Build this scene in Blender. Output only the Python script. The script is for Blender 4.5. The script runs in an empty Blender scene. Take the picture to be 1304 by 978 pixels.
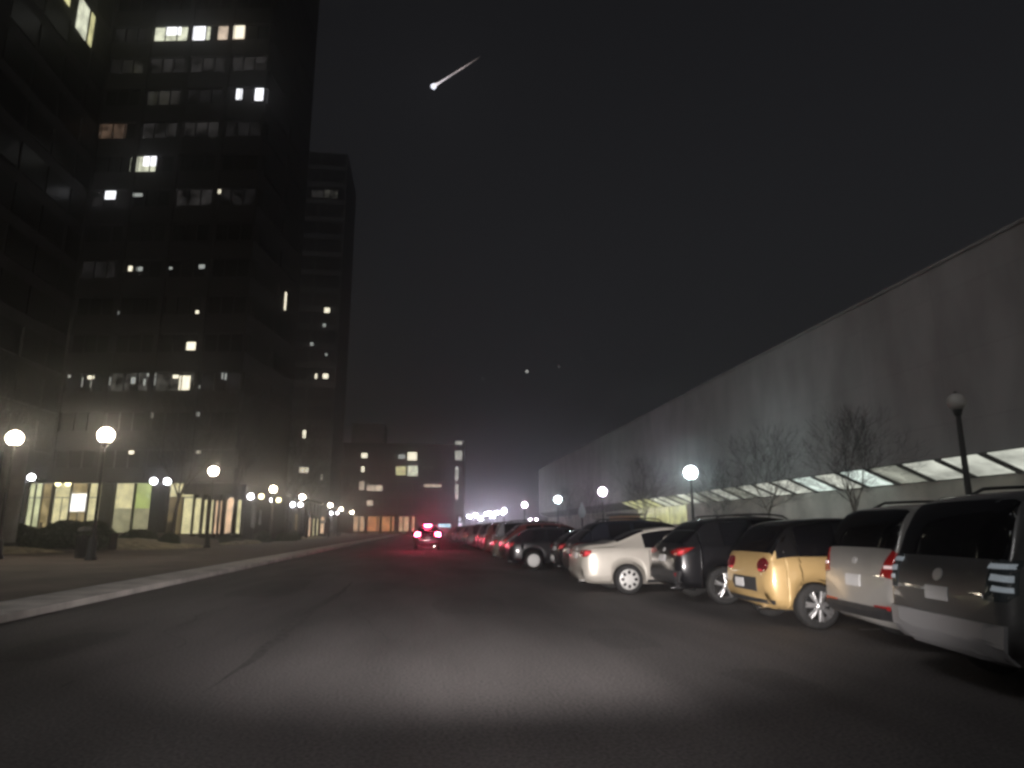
import bpy, math, random
from mathutils import Vector, Matrix
from mathutils.bvhtree import BVHTree
sc = bpy.context.scene
COL = sc.collection
PI = math.pi
R = math.radians
rnd = random.Random(7)

# ------------------------------------------------------------------ camera
FPX, CH = 870.0, 1.4
PITCH = math.atan(185/870); YAW = math.atan(112/math.hypot(870, 185))
cd = bpy.data.cameras.new('camera'); cam = bpy.data.objects.new('camera', cd); COL.objects.link(cam)
cam.location = (0, 0, CH); cam.rotation_euler = (PI/2+PITCH, 0, -YAW)
cd.sensor_width = 36; cd.lens = 36*FPX/1304; cd.clip_end = 6000; cd.clip_start = .05
sc.camera = cam

# ------------------------------------------------------------------ materials
MATS = {}
def mat(name, col=(.5, .5, .5), rough=.6, metal=0., coat=0., em=None, es=0., spec=.5):
    if name in MATS: return MATS[name]
    m = bpy.data.materials.new(name); m.use_nodes = True
    b = m.node_tree.nodes['Principled BSDF']
    b.inputs['Base Color'].default_value = (*col, 1); b.inputs['Roughness'].default_value = rough
    b.inputs['Metallic'].default_value = metal; b.inputs['Coat Weight'].default_value = coat
    b.inputs['Coat Roughness'].default_value = .05; b.inputs['Specular IOR Level'].default_value = spec
    if em: b.inputs['Emission Color'].default_value = (*em, 1); b.inputs['Emission Strength'].default_value = es
    MATS[name] = m
    return m
def nd(m, t, **kw):
    n = m.node_tree.nodes.new(t)
    for k, v in kw.items():
        if hasattr(n, k): setattr(n, k, v)
        else: n.inputs[k].default_value = v
    return n
def ln(m, a, b): m.node_tree.links.new(a, b)
def noisy(m, scale=3., amt=.35, detail=6, target='Base Color', bump=0., bscale=None, rough_amt=0., coords='Object'):
    """vary base colour (and bump) with procedural noise in object space"""
    b = m.node_tree.nodes['Principled BSDF']
    tc = nd(m, 'ShaderNodeTexCoord'); no = nd(m, 'ShaderNodeTexNoise')
    no.inputs['Scale'].default_value = scale; no.inputs['Detail'].default_value = detail
    ln(m, tc.outputs[coords], no.inputs['Vector'])
    c = b.inputs[target].default_value[:]
    cr = nd(m, 'ShaderNodeValToRGB')
    cr.color_ramp.elements[0].position = .3; cr.color_ramp.elements[1].position = .7
    cr.color_ramp.elements[0].color = (*[x*(1-amt) for x in c[:3]], 1)
    cr.color_ramp.elements[1].color = (*[x*(1+amt) for x in c[:3]], 1)
    ln(m, no.outputs['Fac'], cr.inputs['Fac']); ln(m, cr.outputs['Color'], b.inputs[target])
    if bump:
        n2 = nd(m, 'ShaderNodeTexNoise'); n2.inputs['Scale'].default_value = bscale or scale*8; n2.inputs['Detail'].default_value = 4
        ln(m, tc.outputs[coords], n2.inputs['Vector'])
        bp = nd(m, 'ShaderNodeBump'); bp.inputs['Strength'].default_value = bump; bp.inputs['Distance'].default_value = .02
        ln(m, n2.outputs['Fac'], bp.inputs['Height']); ln(m, bp.outputs['Normal'], b.inputs['Normal'])
    return m
def em_noisy(name, col, es, scale=1.2, lo=.45, stretch=(1, 1, 1)):
    """a lit window: emission that varies softly like a furnished room behind"""
    if name in MATS: return MATS[name]
    m = mat(name, (.02, .02, .02), .25, em=col, es=es)
    b = m.node_tree.nodes['Principled BSDF']
    tc = nd(m, 'ShaderNodeTexCoord'); mp = nd(m, 'ShaderNodeMapping'); mp.inputs['Scale'].default_value = stretch
    no = nd(m, 'ShaderNodeTexNoise'); no.inputs['Scale'].default_value = scale; no.inputs['Detail'].default_value = 3
    ln(m, tc.outputs['Object'], mp.inputs['Vector']); ln(m, mp.outputs['Vector'], no.inputs['Vector'])
    mr = nd(m, 'ShaderNodeMapRange'); mr.inputs['From Min'].default_value = .35; mr.inputs['From Max'].default_value = .65
    mr.inputs['To Min'].default_value = es*lo; mr.inputs['To Max'].default_value = es*1.15
    ln(m, no.outputs['Fac'], mr.inputs['Value']); ln(m, mr.outputs['Result'], b.inputs['Emission Strength'])
    return m

def asphalt_mat(name, base):
    m = mat(name, base, .85)
    b = m.node_tree.nodes['Principled BSDF']
    tc = nd(m, 'ShaderNodeTexCoord')
    big = nd(m, 'ShaderNodeTexNoise'); big.inputs['Scale'].default_value = .35; big.inputs['Detail'].default_value = 5
    mp = nd(m, 'ShaderNodeMapping'); mp.inputs['Scale'].default_value = (1.6, .35, 1)
    ln(m, tc.outputs['Object'], mp.inputs['Vector']); ln(m, mp.outputs['Vector'], big.inputs['Vector'])
    fine = nd(m, 'ShaderNodeTexNoise'); fine.inputs['Scale'].default_value = 34; fine.inputs['Detail'].default_value = 3
    ln(m, tc.outputs['Object'], fine.inputs['Vector'])
    cr = nd(m, 'ShaderNodeValToRGB')
    cr.color_ramp.elements[0].position = .32; cr.color_ramp.elements[1].position = .68
    cr.color_ramp.elements[0].color = (*[x*.6 for x in base], 1); cr.color_ramp.elements[1].color = (*[x*1.35 for x in base], 1)
    ln(m, big.outputs['Fac'], cr.inputs['Fac'])
    mx = nd(m, 'ShaderNodeMix', data_type='RGBA', blend_type='MULTIPLY'); mx.inputs[0].default_value = .55
    cr2 = nd(m, 'ShaderNodeValToRGB'); cr2.color_ramp.elements[0].position = .35; cr2.color_ramp.elements[1].position = .62
    cr2.color_ramp.elements[0].color = (.3, .3, .3, 1); cr2.color_ramp.elements[1].color = (1.5, 1.5, 1.5, 1)
    ln(m, fine.outputs['Fac'], cr2.inputs['Fac'])
    ln(m, cr.outputs['Color'], mx.inputs[6]); ln(m, cr2.outputs['Color'], mx.inputs[7]); ln(m, mx.outputs[2], b.inputs['Base Color'])
    bp = nd(m, 'ShaderNodeBump'); bp.inputs['Strength'].default_value = .5; bp.inputs['Distance'].default_value = .012
    ln(m, fine.outputs['Fac'], bp.inputs['Height']); ln(m, bp.outputs['Normal'], b.inputs['Normal'])
    return m
def paver_mat(name, c1, c2, mortar, scale=1.0):
    m = mat(name, c1, .85)
    b = m.node_tree.nodes['Principled BSDF']
    tc = nd(m, 'ShaderNodeTexCoord'); br = nd(m, 'ShaderNodeTexBrick')
    br.inputs['Color1'].default_value = (*c1, 1); br.inputs['Color2'].default_value = (*c2, 1); br.inputs['Mortar'].default_value = (*mortar, 1)
    br.inputs['Scale'].default_value = scale; br.inputs['Mortar Size'].default_value = .012; br.inputs['Bias'].default_value = -.2
    ln(m, tc.outputs['Object'], br.inputs['Vector'])
    no = nd(m, 'ShaderNodeTexNoise'); no.inputs['Scale'].default_value = .5; no.inputs['Detail'].default_value = 6
    ln(m, tc.outputs['Object'], no.inputs['Vector'])
    cr = nd(m, 'ShaderNodeValToRGB'); cr.color_ramp.elements[0].position = .3; cr.color_ramp.elements[1].position = .7
    cr.color_ramp.elements[0].color = (.65, .65, .65, 1); cr.color_ramp.elements[1].color = (1.15, 1.12, 1.1, 1)
    ln(m, no.outputs['Fac'], cr.inputs['Fac'])
    mx = nd(m, 'ShaderNodeMix', data_type='RGBA', blend_type='MULTIPLY'); mx.inputs[0].default_value = 1
    ln(m, br.outputs['Color'], mx.inputs[6]); ln(m, cr.outputs['Color'], mx.inputs[7]); ln(m, mx.outputs[2], b.inputs['Base Color'])
    return m

M_asphalt = asphalt_mat('asphalt', (.125, .116, .115))
M_seam = noisy(mat('tar', (.068, .064, .063), .8), 8, .4)
M_line = noisy(mat('worn_white_paint', (.34, .34, .33), .8), 14, .6)
M_conc = noisy(mat('concrete_kerb', (.66, .62, .58), .85), 1.3, .3, bump=.3)
M_walk = paver_mat('brick_paving', (.20, .16, .145), (.165, .135, .122), (.05, .045, .04), 1.6)
M_soil = noisy(mat('pale_mulch', (.40, .35, .24), .95), 2.2, .5, bump=.8, bscale=9)
M_ground = noisy(mat('ground', (.05, .048, .045), .95), .3, .3)
M_wallR = mat('pale_precast_concrete', (.33, .325, .32), .9)
def wall_panels(m):
    b = m.node_tree.nodes['Principled BSDF']; tc = nd(m, 'ShaderNodeTexCoord'); mp = nd(m, 'ShaderNodeMapping'); mp.inputs['Rotation'].default_value = (R(90), 0, R(90))
    mp.inputs['Scale'].default_value = (1, 1, 1)
    br = nd(m, 'ShaderNodeTexBrick'); br.offset = 0; br.inputs['Scale'].default_value = 1; br.inputs['Brick Width'].default_value = 5.8; br.inputs['Row Height'].default_value = 3.3; br.inputs['Mortar Size'].default_value = .025
    br.inputs['Color1'].default_value = (.325, .32, .318, 1); br.inputs['Color2'].default_value = (.31, .306, .304, 1); br.inputs['Mortar'].default_value = (.275, .27, .268, 1)
    sp = nd(m, 'ShaderNodeSeparateXYZ'); cb = nd(m, 'ShaderNodeCombineXYZ')
    ln(m, tc.outputs['Object'], sp.inputs[0]); ln(m, sp.outputs['Y'], cb.inputs['X']); ln(m, sp.outputs['Z'], cb.inputs['Y']); ln(m, cb.outputs[0], br.inputs['Vector'])
    st = nd(m, 'ShaderNodeMapping'); st.inputs['Scale'].default_value = (.9, .35, 1); no = nd(m, 'ShaderNodeTexNoise'); no.inputs['Scale'].default_value = .5; no.inputs['Detail'].default_value = 8
    ln(m, cb.outputs[0], st.inputs['Vector']); ln(m, st.outputs[0], no.inputs['Vector'])
    cr = nd(m, 'ShaderNodeValToRGB'); cr.color_ramp.elements[0].position = .35; cr.color_ramp.elements[1].position = .65; cr.color_ramp.elements[0].color = (.78, .77, .76, 1); cr.color_ramp.elements[1].color = (1.06, 1.06, 1.06, 1)
    ln(m, no.outputs['Fac'], cr.inputs['Fac']); mx = nd(m, 'ShaderNodeMix', data_type='RGBA', blend_type='MULTIPLY'); mx.inputs[0].default_value = 1
    ln(m, br.outputs['Color'], mx.inputs[6]); ln(m, cr.outputs['Color'], mx.inputs[7]); ln(m, mx.outputs[2], b.inputs['Base Color'])
wall_panels(M_wallR)
M_wallR2 = noisy(mat('lower_wall_concrete', (.5, .47, .43), .9), .6, .25)
M_beam = noisy(mat('soffit_beam', (.06, .06, .058), .8), 1, .2)
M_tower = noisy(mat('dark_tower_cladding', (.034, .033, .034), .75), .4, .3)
M_darkclad = noisy(mat('darkened_cladding', (.011, .011, .011), .75), .4, .3)  # darker copy of the tower cladding, offsets lamp light on lower walls
M_tower2 = noisy(mat('dark_grey_cladding', (.03, .029, .031), .8), .4, .3)
M_glass = mat('dark_window_glass', (.007, .007, .008), .35, spec=.12)
M_mull = mat('window_mullion', (.02, .02, .021), .5)
M_iron = noisy(mat('black_painted_iron', (.018, .018, .019), .45), 12, .3)
M_chrome = mat('chrome', (.8, .8, .82), .12, 1.)
M_bark = noisy(mat('bark', (.05, .044, .04), .95), 9, .45, bump=.6, bscale=40)
M_barkpale = noisy(mat('pale_bark', (.34, .32, .28), .9), 7, .4, bump=.5, bscale=40)
M_twig = noisy(mat('twigs', (.012, .010, .0095), .95), 5, .3)
M_hedge = noisy(mat('hedge_leaves', (.035, .05, .028), .7), 6, .5)
M_trash = noisy(mat('litter_bin_metal', (.02, .02, .022), .5), 6, .3)
M_col = noisy(mat('concrete_column', (.2, .19, .18), .85), 1.5, .25, bump=.2)

def globe_mat(name, c, s): return mat(name, (.9, .9, .88), .4, em=c, es=s)
G_warm = globe_mat('lamp_globe_warm', (1, .86, .64), 72)
G_twin = globe_mat('lamp_globe_twin', (.93, .92, 1), 30)
G_dimy = globe_mat('lamp_globe_yellow', (1, .88, .5), 5)
G_cool = globe_mat('lamp_globe_cool', (.82, 1, 1), 66)
G_pink = globe_mat('lamp_globe_pinkish', (1, .8, 1), 40)
G_violet = globe_mat('lamp_globe_violet', (.86, .80, 1), 70)
G_off = mat('lamp_globe_unlit', (.55, .53, .5), .35)
W = dict(
    white=em_noisy('lit_window_white', (.93, .95, .72), 1.0, 1.0, .6),
    orange=em_noisy('lit_window_peach', (.9, .72, .55), .9, 1.0, .6),
    amber=em_noisy('lit_window_amber_dim', (.42, .27, .18), .28, .8, .3),
    dim=em_noisy('lit_window_dim', (.3, .28, .27), .085, .7, .02),
    faint=em_noisy('lit_window_faint', (.3, .28, .28), .035, .7, 0.),
    mid=em_noisy('lit_window_grey', (.42, .40, .34), .16, 1.3, 0.),
    yel=em_noisy('lit_window_yellow', (.86, .82, .42), .95, .7, .6))
L_spot = mat('ceiling_light_white', (.9, .9, .9), .4, em=(.95, .96, 1), es=2.2)
L_warm = mat('ceiling_light_warm', (.9, .9, .8), .4, em=(1, .92, .7), es=1.6)
L_dimspot = mat('small_light_dim', (.9, .9, .8), .4, em=(.8, .85, .8), es=.45)

# ------------------------------------------------------------------ mesh helpers
class MB:
    def __init__(s): s.v = []; s.f = []; s.sm = []
    def add(s, vs, fs, smooth=False):
        o = len(s.v); s.v += [tuple(v) for v in vs]
        for f in fs: s.f.append(tuple(i+o for i in f)); s.sm.append(smooth)
        return s
    def box(s, x0, x1, y0, y1, z0, z1):
        return s.add([(x0,y0,z0),(x1,y0,z0),(x1,y1,z0),(x0,y1,z0),(x0,y0,z1),(x1,y0,z1),(x1,y1,z1),(x0,y1,z1)],
            [(0,3,2,1),(4,5,6,7),(0,1,5,4),(1,2,6,5),(2,3,7,6),(3,0,4,7)])
    def quad(s, a, b, c, d): return s.add([a, b, c, d], [(0,1,2,3)])
    def tube(s, p0, p1, r0, r1=None, n=8, cap=True, smooth=True):
        if r1 is None: r1 = r0
        p0 = Vector(p0); p1 = Vector(p1); d = (p1-p0)
        if d.length < 1e-6: return s
        d.normalize(); u = d.orthogonal().normalized(); w = d.cross(u)
        vs = []
        for p, r in ((p0, r0), (p1, r1)):
            for i in range(n):
                a = 2*PI*i/n; vs.append(p+u*(r*math.cos(a))+w*(r*math.sin(a)))
        fs = [(i, (i+1) % n, n+(i+1) % n, n+i) for i in range(n)]
        s.add(vs, fs, smooth)
        if cap: s.add(vs, [tuple(range(n-1, -1, -1)), tuple(range(n, 2*n))])
        return s
    def lathe(s, prof, n=20, c=(0,0,0), axis='z', smooth=True):
        vs = []; c = Vector(c)
        for r, z in prof:
            for i in range(n):
                a = 2*PI*i/n; x, y = r*math.cos(a), r*math.sin(a)
                vs.append(c+(Vector((x, y, z)) if axis == 'z' else Vector((y, z, x)) if axis == 'y' else Vector((z, x, y))))
        fs = []
        for k in range(len(prof)-1):
            for i in range(n): fs.append((k*n+i, k*n+(i+1) % n, (k+1)*n+(i+1) % n, (k+1)*n+i))
        return s.add(vs, fs, smooth)
    def ball(s, c, r, n=16, m=10, sc3=(1,1,1)):
        c = Vector(c); vs = []
        for k in range(m+1):
            t = PI*k/m
            for i in range(n):
                a = 2*PI*i/n
                vs.append(c+Vector((r*sc3[0]*math.sin(t)*math.cos(a), r*sc3[1]*math.sin(t)*math.sin(a), -r*sc3[2]*math.cos(t))))
        fs = []
        for k in range(m):
            for i in range(n): fs.append((k*n+i, k*n+(i+1) % n, (k+1)*n+(i+1) % n, (k+1)*n+i))
        return s.add(vs, fs, True)
    def mesh(s, name, m):
        me = bpy.data.meshes.new(name); me.from_pydata(s.v, [], s.f)
        me.polygons.foreach_set('use_smooth', s.sm); me.materials.append(m); me.validate(); me.update()
        return me
    def build(s, name, m, parent=None, loc=None, rz=0):
        o = bpy.data.objects.new(name, s.mesh(name, m)); COL.objects.link(o)
        if parent: o.parent = parent
        if loc: o.location = loc
        o.rotation_euler.z = rz
        return o
def tag(o, label=None, cat=None, group=None, kind=None):
    if label: o['label'] = label
    if cat: o['category'] = cat
    if group: o['group'] = group
    if kind: o['kind'] = kind
    return o
def empty(name, loc, label, cat, group=None, rz=0):
    o = bpy.data.objects.new(name, None); COL.objects.link(o)
    o.location = loc; o.rotation_euler.z = rz; o.empty_display_size = .2
    return tag(o, label, cat, group)
KIDS = {}
def children(o): return [c for c in COL.objects if c.parent == o] if o not in KIDS else KIDS[o]
def copy_tree(o, parent=None, depth=0):
    c = o.copy(); COL.objects.link(c)
    if parent: c.parent = parent
    for ch in list(o.children): copy_tree(ch, c, depth+1)
    return c
def lerp(a, b, t): return a+(b-a)*t
def sst(a, b, x):
    t = min(1, max(0, (x-a)/(b-a))); return t*t*(3-2*t)

# ------------------------------------------------------------------ ground, road, pavement
KX = -6.35        # left road edge
MB().quad((-700,-80,-.10),(700,-80,-.10),(700,1250,-.10),(-700,1250,-.10)).build('ground', M_ground)['kind'] = 'structure'
b = MB()
for i in range(60):
    y0, y1 = -40+i*5.5, -40+(i+1)*5.5
    b.quad((KX, y0, 0), (16.2, y0, 0), (16.2, y1, 0), (KX, y1, 0))
b.build('road', M_asphalt)['kind'] = 'structure'
s = MB()
rs = random.Random(3); pts = []
for i in range(30): pts.append((-1.88+.05*math.sin(i*.35)+rs.uniform(-.03, .03), 6.6+i*.45))
for (x0, y0), (x1, y1) in zip(pts, pts[1:]):
    wa, wb = [.085*sst(6.4, 9.5, q)*(1-.8*sst(15, 20, q)) for q in (y0, y1)]
    s.quad((x0-wa, y0, .004), (x0+wa, y0, .004), (x1+wb, y1, .004), (x1-wb, y1, .004))
s.build('road_seam', M_seam)['kind'] = 'structure'
k = MB()          # kerb with a gutter pan and a light concrete strip behind it
for i in range(100):
    y0 = -30+i*3.0; y1 = y0+2.975
    k.box(KX-.2, KX, y0, y1, -.05, .125); k.box(KX-1.15, KX-.215, y0, y1, -.05, .13)
k.build('kerb', M_conc)['kind'] = 'structure'
def plaza_h(x, y): return .14+.95*sst(-17, -25, x)*sst(40, 56, y)
g = MB(); nx, ny = 40, 70; vs = []
for j in range(ny+1):
    for i in range(nx+1):
        x = lerp(-75, KX-1.155, i/nx); y = lerp(-30, 300, (j/ny)**1.3); vs.append((x, y, plaza_h(x, y)))
fs = [(j*(nx+1)+i, j*(nx+1)+i+1, (j+1)*(nx+1)+i+1, (j+1)*(nx+1)+i) for j in range(ny) for i in range(nx)]
g.add(vs, fs, True).build('plaza_pavement', M_walk)['kind'] = 'structure'
k = MB()
for i in range(45):
    y0 = -20+i*6.0; k.box(16.2, 16.4, y0, y0+5.985, -.05, .15)
k.build('parking_kerb', M_conc)['kind'] = 'structure'
MB().box(16.402, 46, -20, 250, -.09, .14).build('right_pavement', noisy(mat('pavement_concrete', (.2, .19, .18), .9), 1.2, .25))['kind'] = 'structure'
# pale planted beds on the plaza
def mound(name, cx, cy, rx, ry, h, seed):
    m = MB(); r_ = random.Random(seed); n, q = 30, 8; vs = [(cx, cy, plaza_h(cx, cy)+h)]
    wob = [r_.uniform(.88, 1.1) for _ in range(n)]
    for a in range(1, q+1):
        t = a/q
        for i in range(n):
            an = 2*PI*i/n; x = cx+rx*t*wob[i]*math.cos(an); y = cy+ry*t*wob[i]*math.sin(an)
            vs.append((x, y, plaza_h(x, y)+h*(1-t**2.4)+.02+r_.uniform(-.012, .012)-(.06 if a == q else 0)))
    fs = [(0, 1+i, 1+(i+1) % n) for i in range(n)]
    for a in range(q-1):
        for i in range(n): fs.append((1+a*n+i, 1+(a+1)*n+i, 1+(a+1)*n+(i+1) % n, 1+a*n+(i+1) % n))
    m.add(vs, fs, True).build(name, M_soil)['kind'] = 'structure'
mound('planting_bed', -18.9, 51.5, 3.2, 6.0, .38, 1)
mound('planting_bed', -24.5, 41.5, 4.6, 2.8, .3, 2)
mound('planting_bed', -16.1, 65.5, 1.5, 5.5, .3, 4)
mound('planting_bed', -16.3, 104, 1.6, 9, .25, 5)
o = MB().lathe([(0, .02), (.48, .02), (.52, 0), (.52, -.03)], 24).build('manhole_cover', M_iron, loc=(-13.9, 45.5, .155))
tag(o, 'small round dark cover lying on the paving beside the pale bed', 'manhole cover')
rp_ = random.Random(17); m = MB()
for cx_, cy_, hx, hy in [(.9,13.5,.7,1.6),(2.6,9.2,.45,.8),(-3.6,18,.8,2.6),(1.7,24,1.2,1.7),(-.6,33,1.4,3),(3.3,6.6,.35,.5),(-4.4,9.5,.5,1.2)]:
    n_ = 14; ring_ = [(cx_+hx*rp_.uniform(.75, 1.1)*math.copysign(abs(math.cos(2*PI*i/n_))**.5, math.cos(2*PI*i/n_)), cy_+hy*rp_.uniform(.8, 1.1)*math.copysign(abs(math.sin(2*PI*i/n_))**.5, math.sin(2*PI*i/n_)), .004) for i in range(n_)]
    m.add(ring_, [tuple(range(n_))])
m.build('road_patches', asphalt_mat('patched_asphalt', (.104, .098, .097)))['kind'] = 'structure'
m = MB()
for x0_, y0_, L_, a_ in [(-.4,9,7,-.1),(-3.2,7,12,.02),(.6,17,12,.05)]:
    x_, y_, d_ = x0_, y0_, a_
    for i in range(int(L_/.25)):
        d_ = .7*d_+rp_.uniform(-.4, .4); x1_, y1_ = x_+.25*math.sin(d_), y_+.25*math.cos(d_); w_ = rp_.uniform(.004, .012)
        m.quad((x_-w_, y_, .008), (x_+w_, y_, .008), (x1_+w_, y1_, .008), (x1_-w_, y1_, .008)); x_, y_ = x1_, y1_
m.build('road_cracks', M_seam)['kind'] = 'structure'
# parking bay lines
pl = MB()
for i in range(40):
    y = 4.0+i*2.75; pl.quad((6.2, y, .004), (10.6, y, .004), (10.6, y+.1, .004), (6.2, y+.1, .004))
pl.build('parking_lines', M_line)['kind'] = 'structure'

# ------------------------------------------------------------------ street lamps
def lamp(x, y, z0, ht, gm, label, group, gr=.25, pole=.075):
    e = empty('street_lamp', (x, y, z0), label, 'street lamp', group)
    b = MB(); b.lathe([(.24, 0), (.24, .1), (.19, .16), (.17, .75), (.12, .85), (pole, 1.0)], 14); b.build('lamp_base', M_iron, e)
    p = MB(); p.tube((0, 0, 1.0), (0, 0, ht-gr-.12), pole, pole*.72, 10); p.build('pole', M_iron, e)
    c = MB(); c.lathe([(.05, ht-gr-.2), (.11, ht-gr-.14), (.13, ht-gr-.04), (.16, ht-gr+.03), (.10, ht-gr+.05)], 14); c.build('lamp_collar', M_iron, e)
    q = MB(); q.ball((0, 0, ht), gr, 20, 12); q.build('lamp_globe', gm, e)
    f = MB(); f.lathe([(.07, ht+gr-.01), (.06, ht+gr+.03), (.02, ht+gr+.06), (.0, ht+gr+.1)], 10); f.build('lamp_finial', M_iron, e)
    return e
LL = [(-18.33,33.05,'warm globe lamp standing before the round concrete column'),
      (-13.8,31.43,'warm globe street lamp beside the black litter bin'),
      (-14.8,50.55,'warm globe street lamp at the edge of the pale planting bed'),
      (-15.38,72.96,'globe street lamp standing just past the tower corner'),
      (-15.45,90.5,'globe street lamp second past the tower corner'),
      (-16.0,121.4,'globe street lamp in front of the dim second tower, nearest of five far ones'),
      (-16.9,145,'second of the five small far globe lamps near the orange arcade'),
      (-17.5,173,'middle one of five small far globe lamps near the orange arcade'),
      (-18.2,200,'fourth of the five small far globe lamps near the orange arcade'),
      (-19.0,236,'farthest small globe lamp touching the left end of the orange arcade')]
for x, y, lb in LL: lamp(x, y, .14, 5.26, G_warm, lb, 'globe street lamps on the left pavement', .32)
RL = [(16.87,19.65,G_off,'unlit globe street lamp dark against the blank concrete wall'),
      (19.0,47.6,G_cool,'brightest cool white globe lamp above the black crossover'),
      (19.2,73.5,G_pink,'pinkish white globe lamp above the dark car beside the silver sedan'),
      (18.2,94,G_cool,'cool white globe lamp between the two pinkish ones'),
      (16.65,115.3,G_pink,'pinkish globe lamp right of the far floodlights'),
      (17.2,150,G_violet,'violet white globe lamp at the right end of the far bright cluster'),
      (17.0,180,G_violet,'violet white globe lamp second from the right in the far bright cluster')]
for x, y, gm, lb in RL: lamp(x, y, .14, 5.26, gm, lb, 'globe street lamps on the right pavement', .28 if gm is G_off else .46, .11)  # globes oversized: lamp bloom is put into their radius

def twin(x, y, z0, ht, gm1, gm2, label, ang=0, half=.45, gr=.27):
    e = empty('twin_lamp', (x, y, z0), label, 'twin lamp', 'twin globe lamps', ang)
    b = MB(); b.lathe([(.18, 0), (.18, .12), (.12, .3), (.07, .6)], 12).tube((0, 0, .6), (0, 0, ht-.1), .06, .05, 10); b.build('pole', M_iron, e)
    a = MB(); n = 10
    for s_ in (-1, 1):
        pr = Vector((0, 0, ht-.35))
        for i in range(1, n+1):
            t = i/n; q = Vector((s_*half*math.sin(t*PI/2), 0, ht-.35-.18*math.sin(t*PI)+.0*t)); a.tube(pr, q, .03, n=6); pr = q
        a.lathe([(.03, ht-.35), (.09, ht-.28), (.1, ht-.2)], 10, (s_*half, 0, 0))
    a.build('lamp_arm', M_iron, e)
    for s_, gm in ((-1, gm1), (1, gm2)):
        MB().ball((s_*half, 0, ht), gr, 16, 10).build('lamp_globe', gm, e)
twin(-33.1, 62, plaza_h(-33, 62), 4.55, G_dimy, G_twin, 'twin globe lamp at the far left end of the lit shopfront')
twin(-22.4, 62, plaza_h(-22.4, 62), 4.55, G_twin, G_twin, 'twin globe lamp before the dark pillar beside the brown door', half=.55)
twin(-16.4, 70.3, .14, 4.4, G_twin, G_dimy, 'twin globe lamp right of the tower corner', half=.5)
twin(-16.2, 77.5, .14, 4.35, G_twin, G_dimy, 'twin globe lamp behind the planting under the side of the tower', half=.5)
twin(-16.6, 93.5, .14, 4.4, G_twin, G_twin, 'twin globe lamp left of the small lit kiosk shop', half=.5)
twin(-17.6, 140, .14, 4.4, G_twin, G_twin, 'far twin globe lamp under the second tower', half=.6)
twin(22, 140, .14, 3.1, G_pink, G_pink, 'low twin globe lamp glowing over the far parked cars', half=.6)

# floodlights at the far end of the parking lot
k = 0
FLB = ['leftmost', 'second', 'third', 'fourth', 'fifth', 'sixth', 'rightmost']
for i, (x, y, h) in enumerate([(13.2,205,5.1),(15.4,210,5.6),(17.2,214,4.6),(18.4,206,5.9),(20,204,5.2),(21.8,210,6.3),(23.4,207,6.2)]):
    e = empty('floodlight', (x, y, 0), FLB[i]+(' from the left among' if 0 < i < 6 else ' of')+' the white floodlights clustered past the far cars', 'floodlight', 'far parking floodlights')
    MB().lathe([(.2, 0), (.18, .4), (.08, .5), (.06, h-.3)], 10).build('pole', M_iron, e)
    MB().box(-.62, .62, .02, .3, h-.45, h+.45).build('housing', M_iron, e)
    MB().box(-.55, .55, -.02, .02, h-.38, h+.38).build('lamp_panel', mat('flood_panel', (.9, .9, .9), .4, em=(.86, .82, 1), es=105), e)
# small lit signs at the end of the street
e = empty('lit_sign', (4.3, 150, 0), 'small cyan lit sign board right of the brake lights', 'sign')
MB().tube((0, 0, 0), (0, 0, 1.8), .08).build('post', M_iron, e)
MB().box(-1.4, 1.4, -.1, .1, 1.75, 2.6).build('sign_box', M_iron, e)
MB().box(-1.32, 1.32, -.13, -.1, 1.82, 2.53).build('sign_face', em_noisy('cyan_sign_face', (.55, .85, 1), 1.6, 2, .5), e)
e = empty('sign_post', (7.1, 140, 0), 'dark sign post with two pale lit panels at the street end', 'sign')
MB().tube((-.55, 0, 0), (-.55, 0, 4.4), .08).build('post', M_iron, e)
MB().box(-.5, .7, -.15, .15, 1.9, 4.4).build('sign_box', M_iron, e)
MB().box(-.25, .2, -.19, -.152, 3.0, 3.8).build('lit_panel', em_noisy('sign_panel_pale', (.85, .85, 1), 1.4, 3, .5), e)
MB().box(-.3, .5, -.19, -.152, 2.0, 2.7).build('lit_panel', MATS['sign_panel_pale'], e)

# ------------------------------------------------------------------ tower block with lit windows
P = (-18.0, 68.0); AN = R(-9)
tw = empty('office_tower', (P[0], P[1], 0), 'tall dark office tower with scattered lit windows and lit ground floor', 'building', None, AN)
TX0, TD, TZ = -18.0, 14.0, 84.0
FL0, FH = 13.55, 3.93            # bottom of the first ribbon's floor band
b = MB()
b.box(TX0, 0, .55, TD, 14.6, TZ)                      # core
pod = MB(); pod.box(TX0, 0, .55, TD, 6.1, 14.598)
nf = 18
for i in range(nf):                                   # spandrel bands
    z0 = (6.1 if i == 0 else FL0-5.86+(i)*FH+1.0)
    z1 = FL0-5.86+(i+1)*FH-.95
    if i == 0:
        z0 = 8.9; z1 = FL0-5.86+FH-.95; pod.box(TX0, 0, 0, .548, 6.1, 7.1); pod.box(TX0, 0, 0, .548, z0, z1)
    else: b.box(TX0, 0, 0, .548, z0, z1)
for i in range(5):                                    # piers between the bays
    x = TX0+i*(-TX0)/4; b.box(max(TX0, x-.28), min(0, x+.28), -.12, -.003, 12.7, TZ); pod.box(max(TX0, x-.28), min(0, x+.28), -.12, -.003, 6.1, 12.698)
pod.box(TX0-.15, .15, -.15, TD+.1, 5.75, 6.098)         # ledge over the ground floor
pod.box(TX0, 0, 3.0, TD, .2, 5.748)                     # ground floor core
b.build('wall', M_tower, tw); pod.build('darkened_lower_wall', M_darkclad, tw)
def zrow(i): return (7.1, 8.9) if i < 0 else zrow2(i)
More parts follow.
